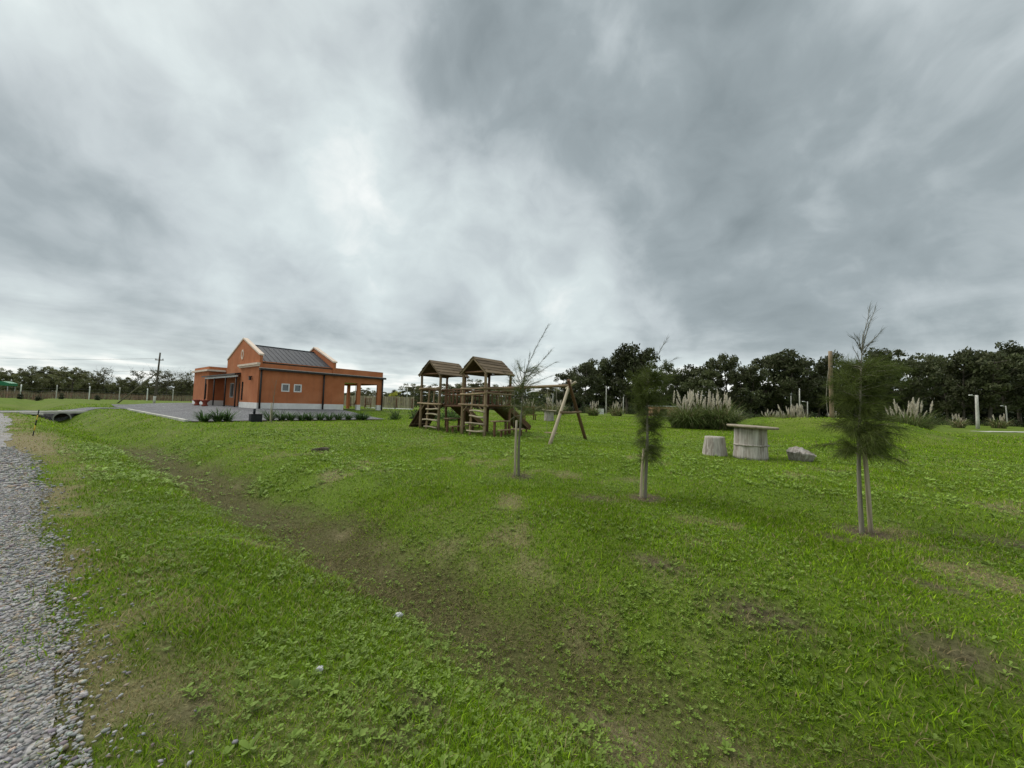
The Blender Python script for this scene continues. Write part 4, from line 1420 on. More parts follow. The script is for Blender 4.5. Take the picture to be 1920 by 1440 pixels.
# agapanthus row in the bed
for i, v in enumerate(np.linspace(5.25, 14.1, 16)):
    if 7.0 < v < 7.7:
        continue
    x, y = W(24.25, v + random.uniform(-.15, .15))
    ords = ('first', 'second', 'third', 'fourth', 'fifth', 'sixth', 'seventh', 'eighth', 'ninth', 'tenth', 'eleventh', 'twelfth', 'thirteenth', 'fourteenth', 'fifteenth', 'last')
    rs = np.random.default_rng(60 + i)
    n = 110 if i % 4 else 150
    az = rs.uniform(0, 6.283, n); L = rs.uniform(0.5, 0.95, n) * random.uniform(0.75, 1.1); e = rs.uniform(0.6, 1.45, n); k = 5
    C = np.empty((n, k, 3)); C[:, 0] = np.stack((0.12 * np.cos(az), 0.12 * np.sin(az), 0 * az), -1)
    for j in range(1, k):
        C[:, j, 0] = C[:, j - 1, 0] + np.cos(az) * np.cos(e) * L / (k - 1); C[:, j, 1] = C[:, j - 1, 1] + np.sin(az) * np.cos(e) * L / (k - 1)
        C[:, j, 2] = C[:, j - 1, 2] + np.sin(e) * L / (k - 1); e = e - rs.uniform(0.15, 0.45, n)
    wv = np.stack((-np.sin(az), np.cos(az), 0 * az), -1) * 0.014
    cc = np.array((0.060, 0.115, 0.030)) * rs.uniform(0.6, 1.6, (n, 1))
    ag = link('agapanthus', np_mesh('agapanthus', *strips(C, np.repeat(wv[:, None], k, 1), cc)), None, M['weed'])
    ag.location = (x, y, G(x, y) + 0.02)
    tag(ag, ords[i] + ' strap-leaved clump from the left in the yard plant bed', 'plant', 'strap-leaved plants in the bed')

# ------------------------------------------------------------------ trees
def make_tree_meshes(seed, H=10.0, kind='gum'):
    rs = np.random.default_rng(seed)
    tubes = []; cl = []
    trunk_h = H * 0.86
    zs_ = np.linspace(-0.3, trunk_h, 8)
    bend = rs.normal(0, 0.25, 2)
    P = np.stack((bend[0] * (zs_ / H) ** 2 * 2 + 0.12 * np.sin(zs_ * 0.7 + seed), bend[1] * (zs_ / H) ** 2 * 2, zs_), -1)
    tubes.append(tube_arrays(P, np.linspace(0.24, 0.05, 8) * (H / 10), 7))
    nb = {'gum': 26, 'round': 24, 'bare': 30}[kind]
    for b in range(nb):
        f = rs.uniform(0.22 if kind != 'bare' else 0.3, 1.0)
        z = f * trunk_h
        q = np.array((np.interp(z, zs_, P[:, 0]), np.interp(z, zs_, P[:, 1]), z))
        az = b * 2.399 + rs.normal(0, 0.3)
        span = H * (0.30 if kind == 'gum' else 0.40) * (1.12 - 0.62 * abs(f - 0.55) * 1.5) * rs.uniform(0.55, 1.1)
        rise = span * rs.uniform(0.15, 0.75) * (0.7 if kind == 'round' else 1)
        tip = q + np.array((math.cos(az) * span, math.sin(az) * span, rise))
        tip[2] = min(tip[2], H * 0.985)
        mid = q * 0.5 + tip * 0.5 + np.array((0, 0, -0.06 * span))
        tubes.append(tube_arrays(np.array((q, mid, tip)), np.array((0.055, 0.035, 0.012)) * H / 10 * 1.2, 5))
        cl.append((tip, H * rs.uniform(0.06, 0.115)))
        cl.append((mid + rs.normal(0, 0.03 * H, 3), H * rs.uniform(0.05, 0.09)))
        if kind == 'bare':
            for _ in range(5):
                e2 = mid + (tip - mid) * rs.uniform(0, 1)
                d2 = rs.normal(0, 1, 3) + np.array((math.cos(az), math.sin(az), 0.9))
                tubes.append(tube_arrays(np.array((e2, e2 + d2 * H * 0.05, e2 + d2 * H * 0.10 + np.array((0, 0, 0.02 * H)))), np.array((0.02, 0.012, 0.004)) * H / 10, 3))
    cl.append((P[-1] + np.array((0, 0, H * 0.07)), H * 0.10))
    cents = []; ws = []; cols = []
    for c, r in cl:
        n = int({'gum': 88, 'round': 110, 'bare': 16}[kind] * rs.uniform(0.6, 1.3))
        d = rs.normal(0, 1, (n, 3)); d /= np.linalg.norm(d, axis=1)[:, None]
        rad = r * rs.random(n) ** 0.45
        p = c + d * rad[:, None] * np.array((1.15, 1.15, 0.72))
        ln = H * 0.020 * rs.uniform(0.6, 1.5, n)[:, None]
        ax = rs.normal(0, 1, (n, 3)) + np.array((0, 0, -0.5)); ax /= np.linalg.norm(ax, axis=1)[:, None]
        sd = np.cross(ax, rs.normal(0, 1, (n, 3))); sd /= np.linalg.norm(sd, axis=1)[:, None]
        C = np.stack((p - ax * ln, p, p + ax * ln), 1)
        wv = sd * ln * rs.uniform(0.35, 0.6, n)[:, None]
        Wv = np.stack((wv * 0.3, wv, wv * 0.1), 1)
        cents.append(C); ws.append(Wv)
        base = np.array((0.062, 0.076, 0.034)) if kind != 'bare' else np.array((0.07, 0.075, 0.035))
        cols.append(base * rs.uniform(0.75, 1.3) * rs.uniform(0.7, 1.35, (n, 1)) + np.array((0.014, 0.006, 0)) * rs.random((n, 1)))
    cr = strips(np.concatenate(cents), np.concatenate(ws), np.concatenate(cols))
    mt = merge(tubes)
    a = np_mesh('trunk', mt[0], mt[1], mt[2], None, True); a.materials.append(M['tree_bark'])
    b = np_mesh('crown', *cr); b.materials.append(M['leaf'])
    return a, b


GUM = [make_tree_meshes(100 + i, 10, 'gum') for i in range(6)]
RND = [make_tree_meshes(200 + i, 10, 'round') for i in range(4)]
BAR = [make_tree_meshes(300 + i, 10, 'bare') for i in range(3)]
rt = random.Random(5)


def tinted(pair, f):
    me2 = pair[1].copy()
    cb = np.empty(len(me2.vertices) * 4, np.float32); me2.attributes['tint'].data.foreach_get('color', cb)
    cb = cb.reshape(-1, 4); cb[:, :3] = cb[:, :3] * np.array(f); me2.attributes['tint'].data.foreach_set('color', cb.ravel())
    return pair[0], me2


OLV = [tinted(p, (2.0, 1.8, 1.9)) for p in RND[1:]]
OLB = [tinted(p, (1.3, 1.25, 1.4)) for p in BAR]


def tree(variants, i, x, y, H, wide, label, group, z=None):
    o = empty('tree', (x, y, G(x, y) if z is None else z), rt.uniform(0, 6.28), label, 'tree', group)
    a, b = variants[i % len(variants)]
    link('trunk', a, o); link('crown', b, o)
    o.scale = (H / 10 * wide, H / 10 * wide, H / 10)
    return o


def pix_place(px, top, Y):
    """where a tree at depth Y stands and how tall it is, from survey bearings"""
    d = _ir * ((px - 960) / 721.0) + _iu * (-(top - 720) / 721.0) + _f
    k = Y / d.y
    return d.x * k, Y, EYE + d.z * k


num = ('first', 'second', 'third', 'fourth', 'fifth', 'sixth', 'seventh', 'eighth', 'ninth', 'tenth', 'eleventh', 'twelfth', 'thirteenth', 'fourteenth', 'fifteenth', 'sixteenth', 'seventeenth', 'eighteenth', 'nineteenth', 'twentieth')


def ordinal(k):
    if k < 20: return num[k]
    tens = ('twenty', 'thirty', 'forty', 'fifty')[(k + 1) // 10 - 2]
    u = (k + 1) % 10
    return (tens[:-1] + 'ieth') if u == 0 else tens + '-' + num[u - 1]


belt = [(1058, 704), (1078, 694), (1098, 684), (1112, 676), (1140, 673), (1158, 668), (1176, 648), (1192, 664), (1222, 700), (1250, 684), (1272, 694), (1290, 686), (1312, 690), (1334, 678), (1364, 664), (1386, 690), (1408, 684), (1436, 672), (1462, 668),
        (1486, 657), (1512, 676), (1534, 680), (1556, 664), (1580, 684), (1604, 690), (1638, 672), (1664, 658), (1690, 676), (1718, 664), (1746, 672), (1772, 688), (1802, 658), (1826, 656), (1852, 662), (1880, 662), (1906, 655), (1936, 650), (1968, 655)]
for k, (px, top) in enumerate(belt):
    Y = rt.uniform(96, 118)
    x, y, zt = pix_place(px, top, Y)
    tree(GUM, k * 5 + (k // 3), x, y, (zt - 0.0) * 1.02, rt.uniform(0.72, 1.0) * (0.62 if k in (9, 13) else 1.0), ordinal(k) + ' dark gum tree from the left in the right-hand belt', 'gum trees of the right-hand belt')
for k, px in enumerate(range(1062, 1990, 27)):
    Y = rt.uniform(122, 140)
    x, y, zt = pix_place(px + rt.uniform(-8, 8), rt.uniform(716, 740), Y)
    tree(RND, k * 3 + k // 2, x, y, zt, rt.uniform(1.0, 1.35), ordinal(k) + ' low dark tree from the left behind the right-hand gum belt', 'low trees behind the right-hand belt')
mid = [(646, 738), (668, 734), (690, 729), (714, 734), (728, 738), (752, 730), (776, 721), (796, 724), (816, 721), (838, 728), (858, 722), (878, 726), (898, 714), (914, 720), (936, 728), (956, 727), (976, 724), (996, 736), (1012, 732), (1030, 724), (1046, 730)]
for k, (px, top) in enumerate(mid):
    Y = rt.uniform(165, 205)
    x, y, zt = pix_place(px, top, Y)
    tree(OLV, k * 7, x, y, zt + 0.3, rt.uniform(1.2, 1.7), ordinal(k) + ' far tree from the left on the skyline behind the playground', 'far trees behind the playground')
left = [(-22, 694, 'r'), (3, 689, 'r'), (22, 694, 'r'), (46, 697, 'r'), (60, 692, 'r'), (84, 687, 'r'), (100, 688, 'r'), (118, 697, 'r'), (138, 690, 'r'), (156, 704, 'r'), (172, 700, 'r'), (198, 692, 'b'), (184, 716, 'r'), (222, 708, 'r'), (238, 710, 'r'), (260, 695, 'b'), (250, 716, 'r'), (280, 714, 'r'),
        (298, 695, 'b'), (316, 696, 'b'), (308, 716, 'r'), (334, 712, 'r'), (350, 698, 'b'), (346, 714, 'r'), (372, 716, 'r')]
for k, (px, top, kd) in enumerate(left):
    Y = rt.uniform(118, 138)
    x, y, zt = pix_place(px, top, Y)
    tree(OLV if kd == 'r' else OLB, k * 2, x, y, zt, rt.uniform(0.8, 1.1) * (1.0 if kd == 'r' else 0.8), ordinal(k) + (' rounded dark tree' if kd == 'r' else ' half-bare tree') + ' in the row beyond the left field fence', 'trees beyond the left fence')
# a small yellow-green tree behind the carport
x, y, zt = pix_place(741, 733, 62)
me2 = tinted(RND[1], (5.2, 4.6, 1.6))[1]
o = empty('tree', onground(x, y), 0.3, 'small yellow-green tree behind the pale board fence', 'tree')
link('trunk', RND[1][0], o); link('crown', me2, o); o.scale = (0.26, 0.26, (zt - G(x, y)) / 10)


def bush(x, y, w_, h_, label, colr, group=None, n=420, seed=1, leaf=0.05, cat='shrub'):
    rs = np.random.default_rng(seed)
    d = rs.normal(0, 1, (n, 3)); d[:, 2] = abs(d[:, 2]); d /= np.linalg.norm(d, axis=1)[:, None]
    lump = 0.75 + 0.35 * np.sin(3 * np.arctan2(d[:, 1], d[:, 0]) + seed) * np.cos(4 * d[:, 2] + seed)
    p = d * (rs.random(n) ** 0.4 * lump)[:, None] * np.array((w_ / 2, w_ / 2, h_))
    ln = leaf * rs.uniform(0.6, 1.5, n)[:, None]
    ax = rs.normal(0, 1, (n, 3)) + np.array((0, 0, 0.6)); ax /= np.linalg.norm(ax, axis=1)[:, None]
    sd = np.cross(ax, rs.normal(0, 1, (n, 3))); sd /= np.linalg.norm(sd, axis=1)[:, None]
    C = np.stack((p - ax * ln, p, p + ax * ln), 1); wv = sd * ln * 0.45
    c = np.array(colr) * rs.uniform(0.6, 1.5, (n, 1))
    o = empty('shrub', onground(x, y), 0, label, cat, group)
    link('foliage', np_mesh('foliage', *strips(C, np.stack((wv * 0.3, wv, wv * 0.1), 1), c)), o, M['weed'])
    st = []
    for k in range(5):
        a = k * 1.3
        st.append(tube_arrays(np.array(((0, 0, -0.05), (0.15 * w_ * math.cos(a), 0.15 * w_ * math.sin(a), h_ * 0.35), (0.3 * w_ * math.cos(a), 0.3 * w_ * math.sin(a), h_ * 0.75))), np.array((0.02, 0.014, 0.006)) * (1 + w_ * 0.3), 4))
    mt = merge(st)
    link('stems', np_mesh('stems', mt[0], mt[1], mt[2], None), o, M['tree_bark'])
    return o


bush(-8.2, 27.2, 1.2, 0.95, 'leafy green shrub at the right end of the gravel yard', (0.075, 0.125, 0.03), 'shrubs by the yard', 500, 3)
bush(-7.6, 30.4, 1.3, 1.0, 'darker shrub behind the right end of the gravel yard', (0.045, 0.080, 0.025), 'shrubs by the yard', 500, 4)
bush(-6.2, 31.5, 1.6, 0.9, 'broad low dark shrub left of the left log tower', (0.040, 0.072, 0.025), 'shrubs by the yard', 500, 5)
bush(-4.6, 29.0, 2.3, 1.45, 'tall light green shrub seen between the two log towers', (0.085, 0.145, 0.04), 'shrubs by the yard', 900, 6, 0.07)
bush(-3.6, 30.2, 1.8, 1.1, 'light green shrub behind the left slide', (0.080, 0.135, 0.035), 'shrubs by the yard', 700, 7, 0.07)
for i, (px, lab) in enumerate(((38, 'first small dark shrub from the left along the field fence'), (72, 'rounder dark shrub right of the first along the field fence'), (116, 'small upright dark shrub in the middle of the field fence'), (183, 'rightmost small dark shrub along the field fence'))):
    x, y, _ = pix_place(px, 740, 57 + i)
    bush(x, y, 0.9, 1.25, lab, (0.035, 0.045, 0.022), 'small shrubs along the field fence', 260, 30 + i, 0.08)
for i, px in enumerate(range(1330, 1960, 38)):
    if 1470 < px < 1500: continue
    x, y, _ = pix_place(px, 770, rt.uniform(82, 94))
    bush(x, y, rt.uniform(3, 5.5), rt.uniform(1.6, 3.2), ordinal(i) + ' dark bush from the left at the foot of the right-hand gum belt', (0.035, 0.050, 0.020), 'bushes under the right-hand belt', 420, 50 + i, 0.20)
for i, px in enumerate(range(1065, 1300, 30)):
    x, y, _ = pix_place(px, 770, rt.uniform(86, 94))
    bush(x, y, rt.uniform(3, 5), rt.uniform(2, 3.6), ordinal(i) + ' dark bush from the left below the gums behind the shed', (0.035, 0.050, 0.020), 'bushes behind the shed', 420, 80 + i, 0.20)
for i, px in enumerate(range(770, 1060, 26)):
    x, y, _ = pix_place(px, 765, rt.uniform(92, 120))
    bush(x, y, rt.uniform(4, 7), rt.uniform(1.8, 3.8), ordinal(i) + ' olive bush from the left in the far hedge behind the playground', (0.055, 0.068, 0.026), 'far hedge bushes', 420, 120 + i, 0.22)

# far woods that close the gaps under the crowns
def wood_mass(name, bands, label, colr):
    cents = []; ws = []; cols = []
    for (p0, p1, depth, hh, n) in bands:
        a = rng.random(n)
        x = p0[0] + (p1[0] - p0[0]) * a + rng.normal(0, depth, n); y = p0[1] + (p1[1] - p0[1]) * a + rng.uniform(0, depth, n)
        top = hh * (0.45 + 0.75 * fbm(x * 0.11, y * 0.11, 77, 3))
        p = np.stack((x, y, height(x, y) + top * rng.random(n) ** 0.9), -1)
        ln = 0.42 * rng.uniform(0.6, 1.5, n)[:, None]
        ax = rng.normal(0, 1, (n, 3)); ax /= np.linalg.norm(ax, axis=1)[:, None]
        sd = np.cross(ax, rng.normal(0, 1, (n, 3))); sd /= np.linalg.norm(sd, axis=1)[:, None]
        cents.append(np.stack((p - ax * ln, p, p + ax * ln), 1)); wv = sd * ln * 0.6
        ws.append(np.stack((wv * 0.3, wv, wv * 0.1), 1)); cols.append(np.array(colr) * rng.uniform(0.5, 1.5, (n, 1)))
    o = link(name, np_mesh(name, *strips(np.concatenate(cents), np.concatenate(ws), np.concatenate(cols))), None, M['leaf'])
    return tag(o, label, 'undergrowth', kind='stuff')


wood_mass('belt_undergrowth', [((16, 126), (95, 128), 7, 7, 17000), ((95, 128), (190, 122), 7, 7.5, 15000)], 'dark undergrowth filling in beneath the right-hand gum belt', (0.028, 0.040, 0.017))
wood_mass('skyline_undergrowth', [((-95, 205), (25, 205), 8, 6.5, 16000)], 'dense dark undergrowth on the skyline behind the playground', (0.048, 0.062, 0.030))
wood_mass('field_undergrowth', [((-215, 150), (-110, 150), 8, 5.5, 15000)], 'grey green undergrowth beneath the trees beyond the left field', (0.060, 0.072, 0.036))

# dry brush field beyond the left fence
n = 42000
t = rng.uniform(98, 175, n); v = rng.uniform(-40, 60, n)
x, y = W(t, v); z = height(x, y)
h = rng.uniform(0.2, 1.5, n) * (0.5 + 0.8 * fbm(x * 0.12, y * 0.12, 8, 3)); az = rng.uniform(0, 6.28, n)
C = np.stack((np.stack((x, y, z), -1), np.stack((x + 0.15 * np.cos(az), y + 0.15 * np.sin(az), z + h), -1)), 1)
wv = np.stack((np.cos(az + 1.5), np.sin(az + 1.5), 0 * az), -1) * 0.06
cc = np.array((0.150, 0.105, 0.072)) * rng.uniform(0.4, 1.6, (n, 1)); gm = fbm(x * 0.06, y * 0.06, 12, 3)[:, None]
cc = np.where(gm + rng.normal(0, 0.06, (n, 1)) > 0.5, np.array((0.165, 0.160, 0.095)) * rng.uniform(0.6, 1.4, (n, 1)), cc)
o = link('dry_brush', np_mesh('dry_brush', *strips(C, np.repeat(wv[:, None], 2, 1), cc)), None, M['grass'])
tag(o, 'reddish brown dry brush filling the field behind the left fence', 'brush', kind='stuff')

# ------------------------------------------------------------------ fences, poles, far buildings
fx0, fy0 = W(95.5, 0)
fen = empty('field_fence', (fx0, fy0, 0), ROT, 'wire fence with white concrete posts across the left field', 'fence')
pv = list(np.arange(-16, 40, 3.55))
for k, v in enumerate(pv):
    x, y = W(95.5, v); g0 = G(x, y)
    pst = plank('post', (v, 0, g0 - 0.1), (v, 0, g0 + 1.9), 0.13, 0.12, M['white'] if k % 2 == 0 else M['concrete'], fen, side=(1, 0, 0))
    plank('post_arm', (v, 0, g0 + 1.9), (v, 0.28, g0 + 2.2), 0.13, 0.11, M['white'] if k % 2 == 0 else M['concrete'], fen, side=(1, 0, 0))
for zz in (0.3, 0.75, 1.2, 1.65):
    pts = [(v, 0.0, G(*W(95.5, v)) + zz) for v in pv]
    ta = tube_arrays(np.array(pts), np.full(len(pts), 0.012), 4)
    link('wire', np_mesh('wire', ta[0], ta[1], ta[2]), fen, M['wire'])

# timber pole with brace and lines
x, y = -45.6, 49.2
g0 = G(x, y)
pole = empty('utility_pole', (x, y, g0), 0, 'dark timber utility pole with diagonal brace left of the house', 'utility pole')
log('pole', (0, 0, -0.2), (0.28, 0, 6.7), 0.115, 0.08, M['tree_bark'], pole, wob=0.1)
log('brace', (-4.1, -0.6, 0.0), (0.10, 0, 4.1), 0.08, 0.07, M['bark'], pole, wob=0.1)
plank('cross_arm', (-0.28, 0.0, 5.75), (0.78, 0.0, 5.75), 0.10, 0.10, M['log_dark'], pole, side=(0, 1, 0))
for xx in (-0.2, 0.25, 0.7):
    log('insulator', (xx, 0, 5.80), (xx, 0, 5.95), 0.04, 0.03, M['dark_metal'], pole, wob=0, rings=1)
log('ground_sleeve', (0, 0, -0.1), (0.04, 0, 1.1), 0.135, 0.135, M['concrete'], pole, wob=0, rings=1)
for k, (zz, lab) in enumerate(((5.95, 'upper power line running left from the timber pole'), (4.4, 'lower power line running left from the timber pole'))):
    p0 = np.array((x + 0.2, y, g0 + zz)); p1 = np.array((-130, 70, g0 + zz + 3.6 - 0.9 * k))
    f = np.linspace(0, 1, 24)[:, None]
    pts = p0 + (p1 - p0) * f; pts[:, 2] -= (4 * f * (1 - f) * 1.3)[:, 0]
    ta = tube_arrays(pts, np.full(24, 0.014), 4)
    tag(link('power_line', np_mesh('power_line', ta[0], ta[1], ta[2]), None, M['wire']), lab, 'cable', 'power lines')

# weathered tall post on the mound
x, y = 24.3, 29.2
tp = empty('tall_post', (x, y, G(x, y)), 0, 'tall weathered timber post standing on the grassy mound', 'post')
log('post', (0, 0, -0.3), (-0.03, 0, 5.1), 0.15, 0.125, M['shingle'], tp, wob=0.08, rings=8)
for zz in (3.9, 3.1):
    log('binding', (0, 0, zz), (0, 0, zz + 0.07), 0.15, 0.15, M['wire'], tp, wob=0, rings=1)
ta = tube_arrays(np.array(((-0.35, -0.05, 0.35), (-0.42, -0.02, 1.5), (-0.28, 0, 3.1), (-0.14, 0, 3.9))), np.full(4, 0.02), 5)
link('rope', np_mesh('rope', ta[0], ta[1], ta[2]), tp, M['rope'])

# concrete lamp posts
def lamp(px, base_y, top_y, Y, label, lean=0.0, r=0.15, arm=True):
    x, y, zt = pix_place(px, top_y, Y)
    g0 = G(x, y)
    o = empty('lamp_post', (x, y, g0), 0, label, 'lamp post', 'lamp posts and poles at the right')
    h = zt - g0
    log('pole', (0, 0, -0.2), (-lean * h, 0, h), r, r * 0.75, M['concrete'], o, wob=0.02, rings=3)
    if arm:
        log('arm', (-lean * h, 0, h * 0.95), (-lean * h - 0.75, 0, h * 1.0), 0.03, 0.03, M['pale_metal'], o, wob=0, rings=1)
        hd = plank('lamp_head', (-lean * h - 0.70, 0, h * 1.0), (-lean * h - 1.15, 0, h * 0.995), 0.24, 0.14, M['white'], o, side=(0, 1, 0), bevel=0.03)
    return o


lamp(1831, 803, 741, 60, 'thick pale concrete lamp post at the right of the lawn', r=0.22)
lamp(1888, 795, 761, 88, 'slim leaning lamp post near the right edge', lean=0.06, r=0.13)
lamp(1514, 782, 753, 85, 'small lamp post right of the pale ridge pampas', r=0.12)
lamp(1499, 782, 731, 86, 'tall bare concrete pole above the pale ridge pampas', r=0.14, arm=False)
lamp(1483, 782, 742, 92, 'shorter concrete pole left of the tall bare one', r=0.12, arm=False)
lamp(1137, 768, 724, 82, 'pale pole before the dark trees right of the swing', r=0.12, arm=False)
lamp(1169, 768, 744, 84, 'short pale pole left of the brick shed', r=0.12, arm=False)
lamp(1037, 765, 738, 95, 'pale pole seen through the swing frame', r=0.12, arm=False)
lamp(764, 755, 727, 90, 'pale pole just left of the left log tower', r=0.12, arm=False)
lamp(667, 755, 722, 95, 'thin pole seen through the carport opening', r=0.1, arm=False)

# low brick shed
x, y, _ = pix_place(1246, 770, 76)
g0 = G(x, y)
shed = empty('brick_shed', (x, y, g0), R(-6), 'low brick shed with dark opening left of the big pampas clump', 'shed')
cell_wall('wall', 'y', -1.5, -1.35, [-2.7, -1.3, 0.1, 2.7], [-0.3, 0.12, 1.45, 1.9], lambda i, j: i == 1 and j == 1, M['brick'], shed)
box('wall', (-2.7, -1.345, -0.3), (-2.55, 1.6, 1.9), M['brick'], shed)
box('wall', (2.55, -1.345, -0.3), (2.7, 1.6, 1.9), M['brick'], shed)
box('wall', (-2.545, 1.45, -0.3), (2.545, 1.6, 1.9), M['brick'], shed)
box('roof', (-2.9, -1.75, 1.903), (2.9, 1.8, 2.05), M['pale_metal'], shed, 0.02)
box('sill', (-2.72, -1.62, -0.05), (2.72, -1.503, 0.1), M['plinth'], shed)

x, y, _ = pix_place(1123, 768, 80)
tk = empty('white_tank', (x, y, G(x, y)), 0, 'small white box shed at the foot of the dark trees', 'shed')
box('body', (-0.9, -0.6, -0.1), (0.9, 0.6, 1.05), M['white'], tk, 0.03)
box('lid', (-0.95, -0.65, 1.052), (0.95, 0.65, 1.15), M['pale_metal'], tk, 0.02)
box('panel', (-0.8, -0.62, 0.4), (0.8, -0.603, 0.5), M['pale_metal'], tk)

# green roofed shelter at the far left edge
x, y, _ = pix_place(10, 730, 92)
gs = empty('green_shelter', (x - 1.5, y, G(x, y)), R(20), 'green metal canopy on posts at the far left edge', 'shelter')
prism('canopy', [(-2.4, 2.5), (-2.4, 3.2), (-1.2, 3.45), (1.2, 3.45), (2.4, 3.0), (2.4, 2.4)], 'y', -1.2, 1.2, M['green_sheet'], gs)
for xx in (-2.1, 2.1):
    for yy in (-1, 1):
        log('post', (xx, yy, -0.2), (xx, yy, 2.5), 0.06, 0.06, M['pale_metal'], gs, wob=0, rings=1)

# pale board fence behind the carport
fx, fy = -20.6, 58.0
bf = empty('board_fence', (fx, fy, G(fx, fy)), R(-4), 'pale weathered board fence behind the carport', 'fence')
for k in range(46):
    xx = -6.2 + k * 0.27
    h = 1.75 + random.uniform(-.06, .06)
    plank('board', (xx, 0, -0.4), (xx, 0, h), 0.22, 0.03, M['stake'], bf, side=(1, 0, 0), bevel=0)
for zz in (0.5, 1.3):
    plank('rail', (-6.4, 0.05, zz), (6.4, 0.05, zz), 0.09, 0.05, M['log_dark'], bf, side=(0, 0, 1))
for k in range(6):
    log('post', (-6.2 + k * 2.4, -0.12, -0.4), (-6.2 + k * 2.4, -0.12, 1.5), 0.08, 0.08, M['log_dark'], bf)
# rustic chairs and a paved strip beyond the carport
def rustic_chair(x, y, rz, label):
    o = empty('rustic_chair', onground(x, y), rz, label, 'chair', 'dark wooden chairs beyond the carport')
    box('seat', (-0.35, -0.35, 0.40), (0.35, 0.35, 0.46), M['log_dark'], o)
    for sx in (-0.3, 0.3):
        for sy in (-0.3, 0.3):
            log('leg', (sx, sy, -0.05), (sx, sy, 0.62 if sy < 0 else 0.40), 0.04, 0.04, M['log_dark'], o, rings=1)
    for k in range(4):
        log('back_slat', (-0.27 + k * 0.18, 0.33, 0.46), (-0.30 + k * 0.2, 0.52, 1.15), 0.04, 0.035, M['log_dark'], o, rings=1)
    log('back_rail', (-0.38, 0.50, 1.1), (0.38, 0.50, 1.1), 0.04, 0.04, M['log_dark'], o, rings=1)
    return o


x, y, _ = pix_place(690, 760, 44); rustic_chair(x, y, 0.3, 'dark wooden chair seen in the right bay of the carport')
x, y, _ = pix_place(661, 760, 44); rustic_chair(x, y, -0.8, 'dark wooden chair seen in the left bay of the carport')

x, y, _ = pix_place(728, 768, 44)
pv_ = empty('paving_strip', onground(x, y), R(-8), 'pale paved strip beyond the right end of the carport', 'paving')
for k in range(7):
    box('paver', (-2.6 + k * 0.76, -0.5, -0.1), (-1.86 + k * 0.76, 0.5, 0.10), M['plinth'], pv_, 0.01)

# bench by the far stump table
x, y, _ = pix_place(992, 775, 35)
bn = empty('log_bench', onground(x, y), 0.5, 'stacked log bench behind the thin sapling', 'bench', None)
for zz, ln in ((0.45, 0.75), (0.95, 0.6), (1.15, 0.6)):
    plank('plank', (-ln, 0, zz), (ln, 0, zz), 0.35 if zz < 0.5 else 0.12, 0.06, M['log_dark'], bn, side=(0, 1, 0) if zz < 0.5 else (0, 0, 1))
for xx in (-0.55, 0.55):
    log('leg', (xx, 0.1, -0.05), (xx, 0.18, 1.2), 0.06, 0.05, M['log_dark'], bn)
    log('leg', (xx, -0.2, -0.05), (xx, -0.2, 0.44), 0.06, 0.06, M['log_dark'], bn)

# young stick tree by the bed
x, y = W(22.9, 7.9)
yt = empty('young_stick_tree', onground(x, y), 0, 'leafless young tree tied to a pale stake before the house', 'tree')
pts = np.array(((0, 0, -0.05), (0.02, 0, 0.7), (0.05, 0, 1.5), (0.13, 0.02, 2.3)))
ta = tube_arrays(pts, np.array((0.022, 0.018, 0.012, 0.004)), 6)
link('trunk', np_mesh('trunk', ta[0], ta[1], ta[2], None, True), yt, M['bark'])
tw = []
for k in range(9):
    z = 1.0 + k * 0.14; a = k * 2.4
    tw.append(tube_arrays(np.array(((0.04, 0, z), (0.04 + 0.12 * math.cos(a), 0.12 * math.sin(a), z + 0.22), (0.06 + 0.17 * math.cos(a), 0.17 * math.sin(a), z + 0.42))), np.array((0.006, 0.004, 0.002)), 4))
mt = merge(tw)
link('twigs', np_mesh('twigs', mt[0], mt[1], mt[2]), yt, M['bark'])
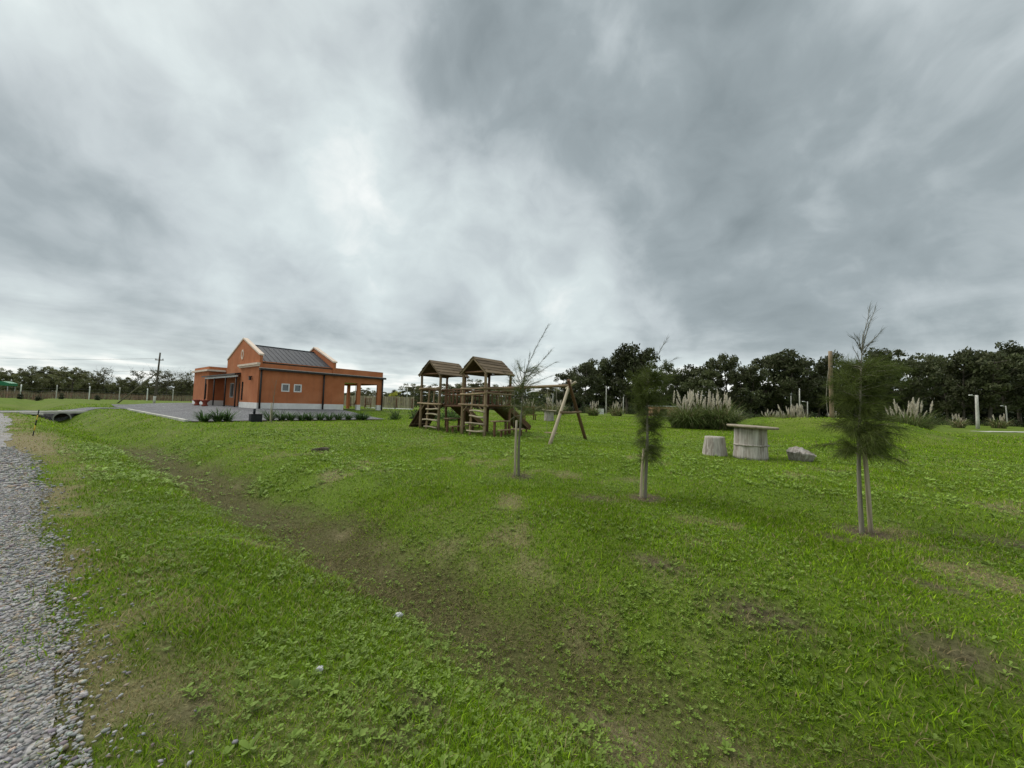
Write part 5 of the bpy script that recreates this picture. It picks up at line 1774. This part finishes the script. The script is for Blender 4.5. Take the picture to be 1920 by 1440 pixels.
stk = log('support_stake', (x - 0.05, y - 0.06, G(x, y) - 0.1), (x - 0.02, y - 0.06, G(x, y) + 1.05), 0.028, 0.025, M['stake'], None)
tag(stk, 'pale stake of the leafless young tree by the bed', 'stake', 'support stakes')

# two pale stones and a dark clod on the grass
for name, (x, y), sc, mat, lab in (('pale_stone', (-1.02, 3.77), (0.045, 0.03, 0.02), M['stone'], 'flat pale stone lying in the brown ditch'), ('pale_stone', (-1.12, 2.43), (0.022, 0.016, 0.014), M['stone'], 'small white pebble on the near grass verge'),
                                   ('dirt_clod', (-5.67, 11.65), (0.24, 0.075, 0.06), M['clod'], 'dark clod of earth on the ditch bank')):
    bm = bmesh.new(); bmesh.ops.create_icosphere(bm, subdivisions=3, radius=1)
    rd = random.Random(len(lab))
    for v in bm.verts:
        k = 1 + 0.22 * math.sin(3 * v.co.x + 5 * v.co.y + len(lab)) + 0.14 * math.sin(9 * v.co.y - 7 * v.co.x + 4 * v.co.z) + rd.uniform(-.06, .06)
        v.co = Vector((v.co.x * sc[0] * k, v.co.y * sc[1] * k, v.co.z * sc[2] * k))
    me = bpy.data.meshes.new(name); bm.to_mesh(me); bm.free()
    o = link(name, me, None, mat)
    o.location = (x, y, G(x, y) + sc[2] * 0.6 + 0.012); o.rotation_euler = (0, 0, 0.95)
    tag(o, lab, 'stone' if 'stone' in name else 'soil')

# pale path at the far right
pa = []
P0, P1 = np.array((57.0, 47.0)), np.array((95.0, 57.0))
f = np.linspace(0, 1, 40)
cx_ = P0[0] + (P1[0] - P0[0]) * f; cy_ = P0[1] + (P1[1] - P0[1]) * f + 0.8 * np.sin(f * 5)
V = np.stack((np.stack((cx_, cy_ - 1.0, height(cx_, cy_ - 1.0) + 0.03), -1), np.stack((cx_, cy_ + 1.0, height(cx_, cy_ + 1.0) + 0.03), -1)), 1).reshape(-1, 3)
F = np.array([[2 * i, 2 * i + 2, 2 * i + 3, 2 * i + 1] for i in range(39)])
tag(link('path', np_mesh('path', V, F.ravel(), np.full(39, 4)), None, M['concrete']), 'pale track crossing the grass at the far right', 'path', kind='structure')
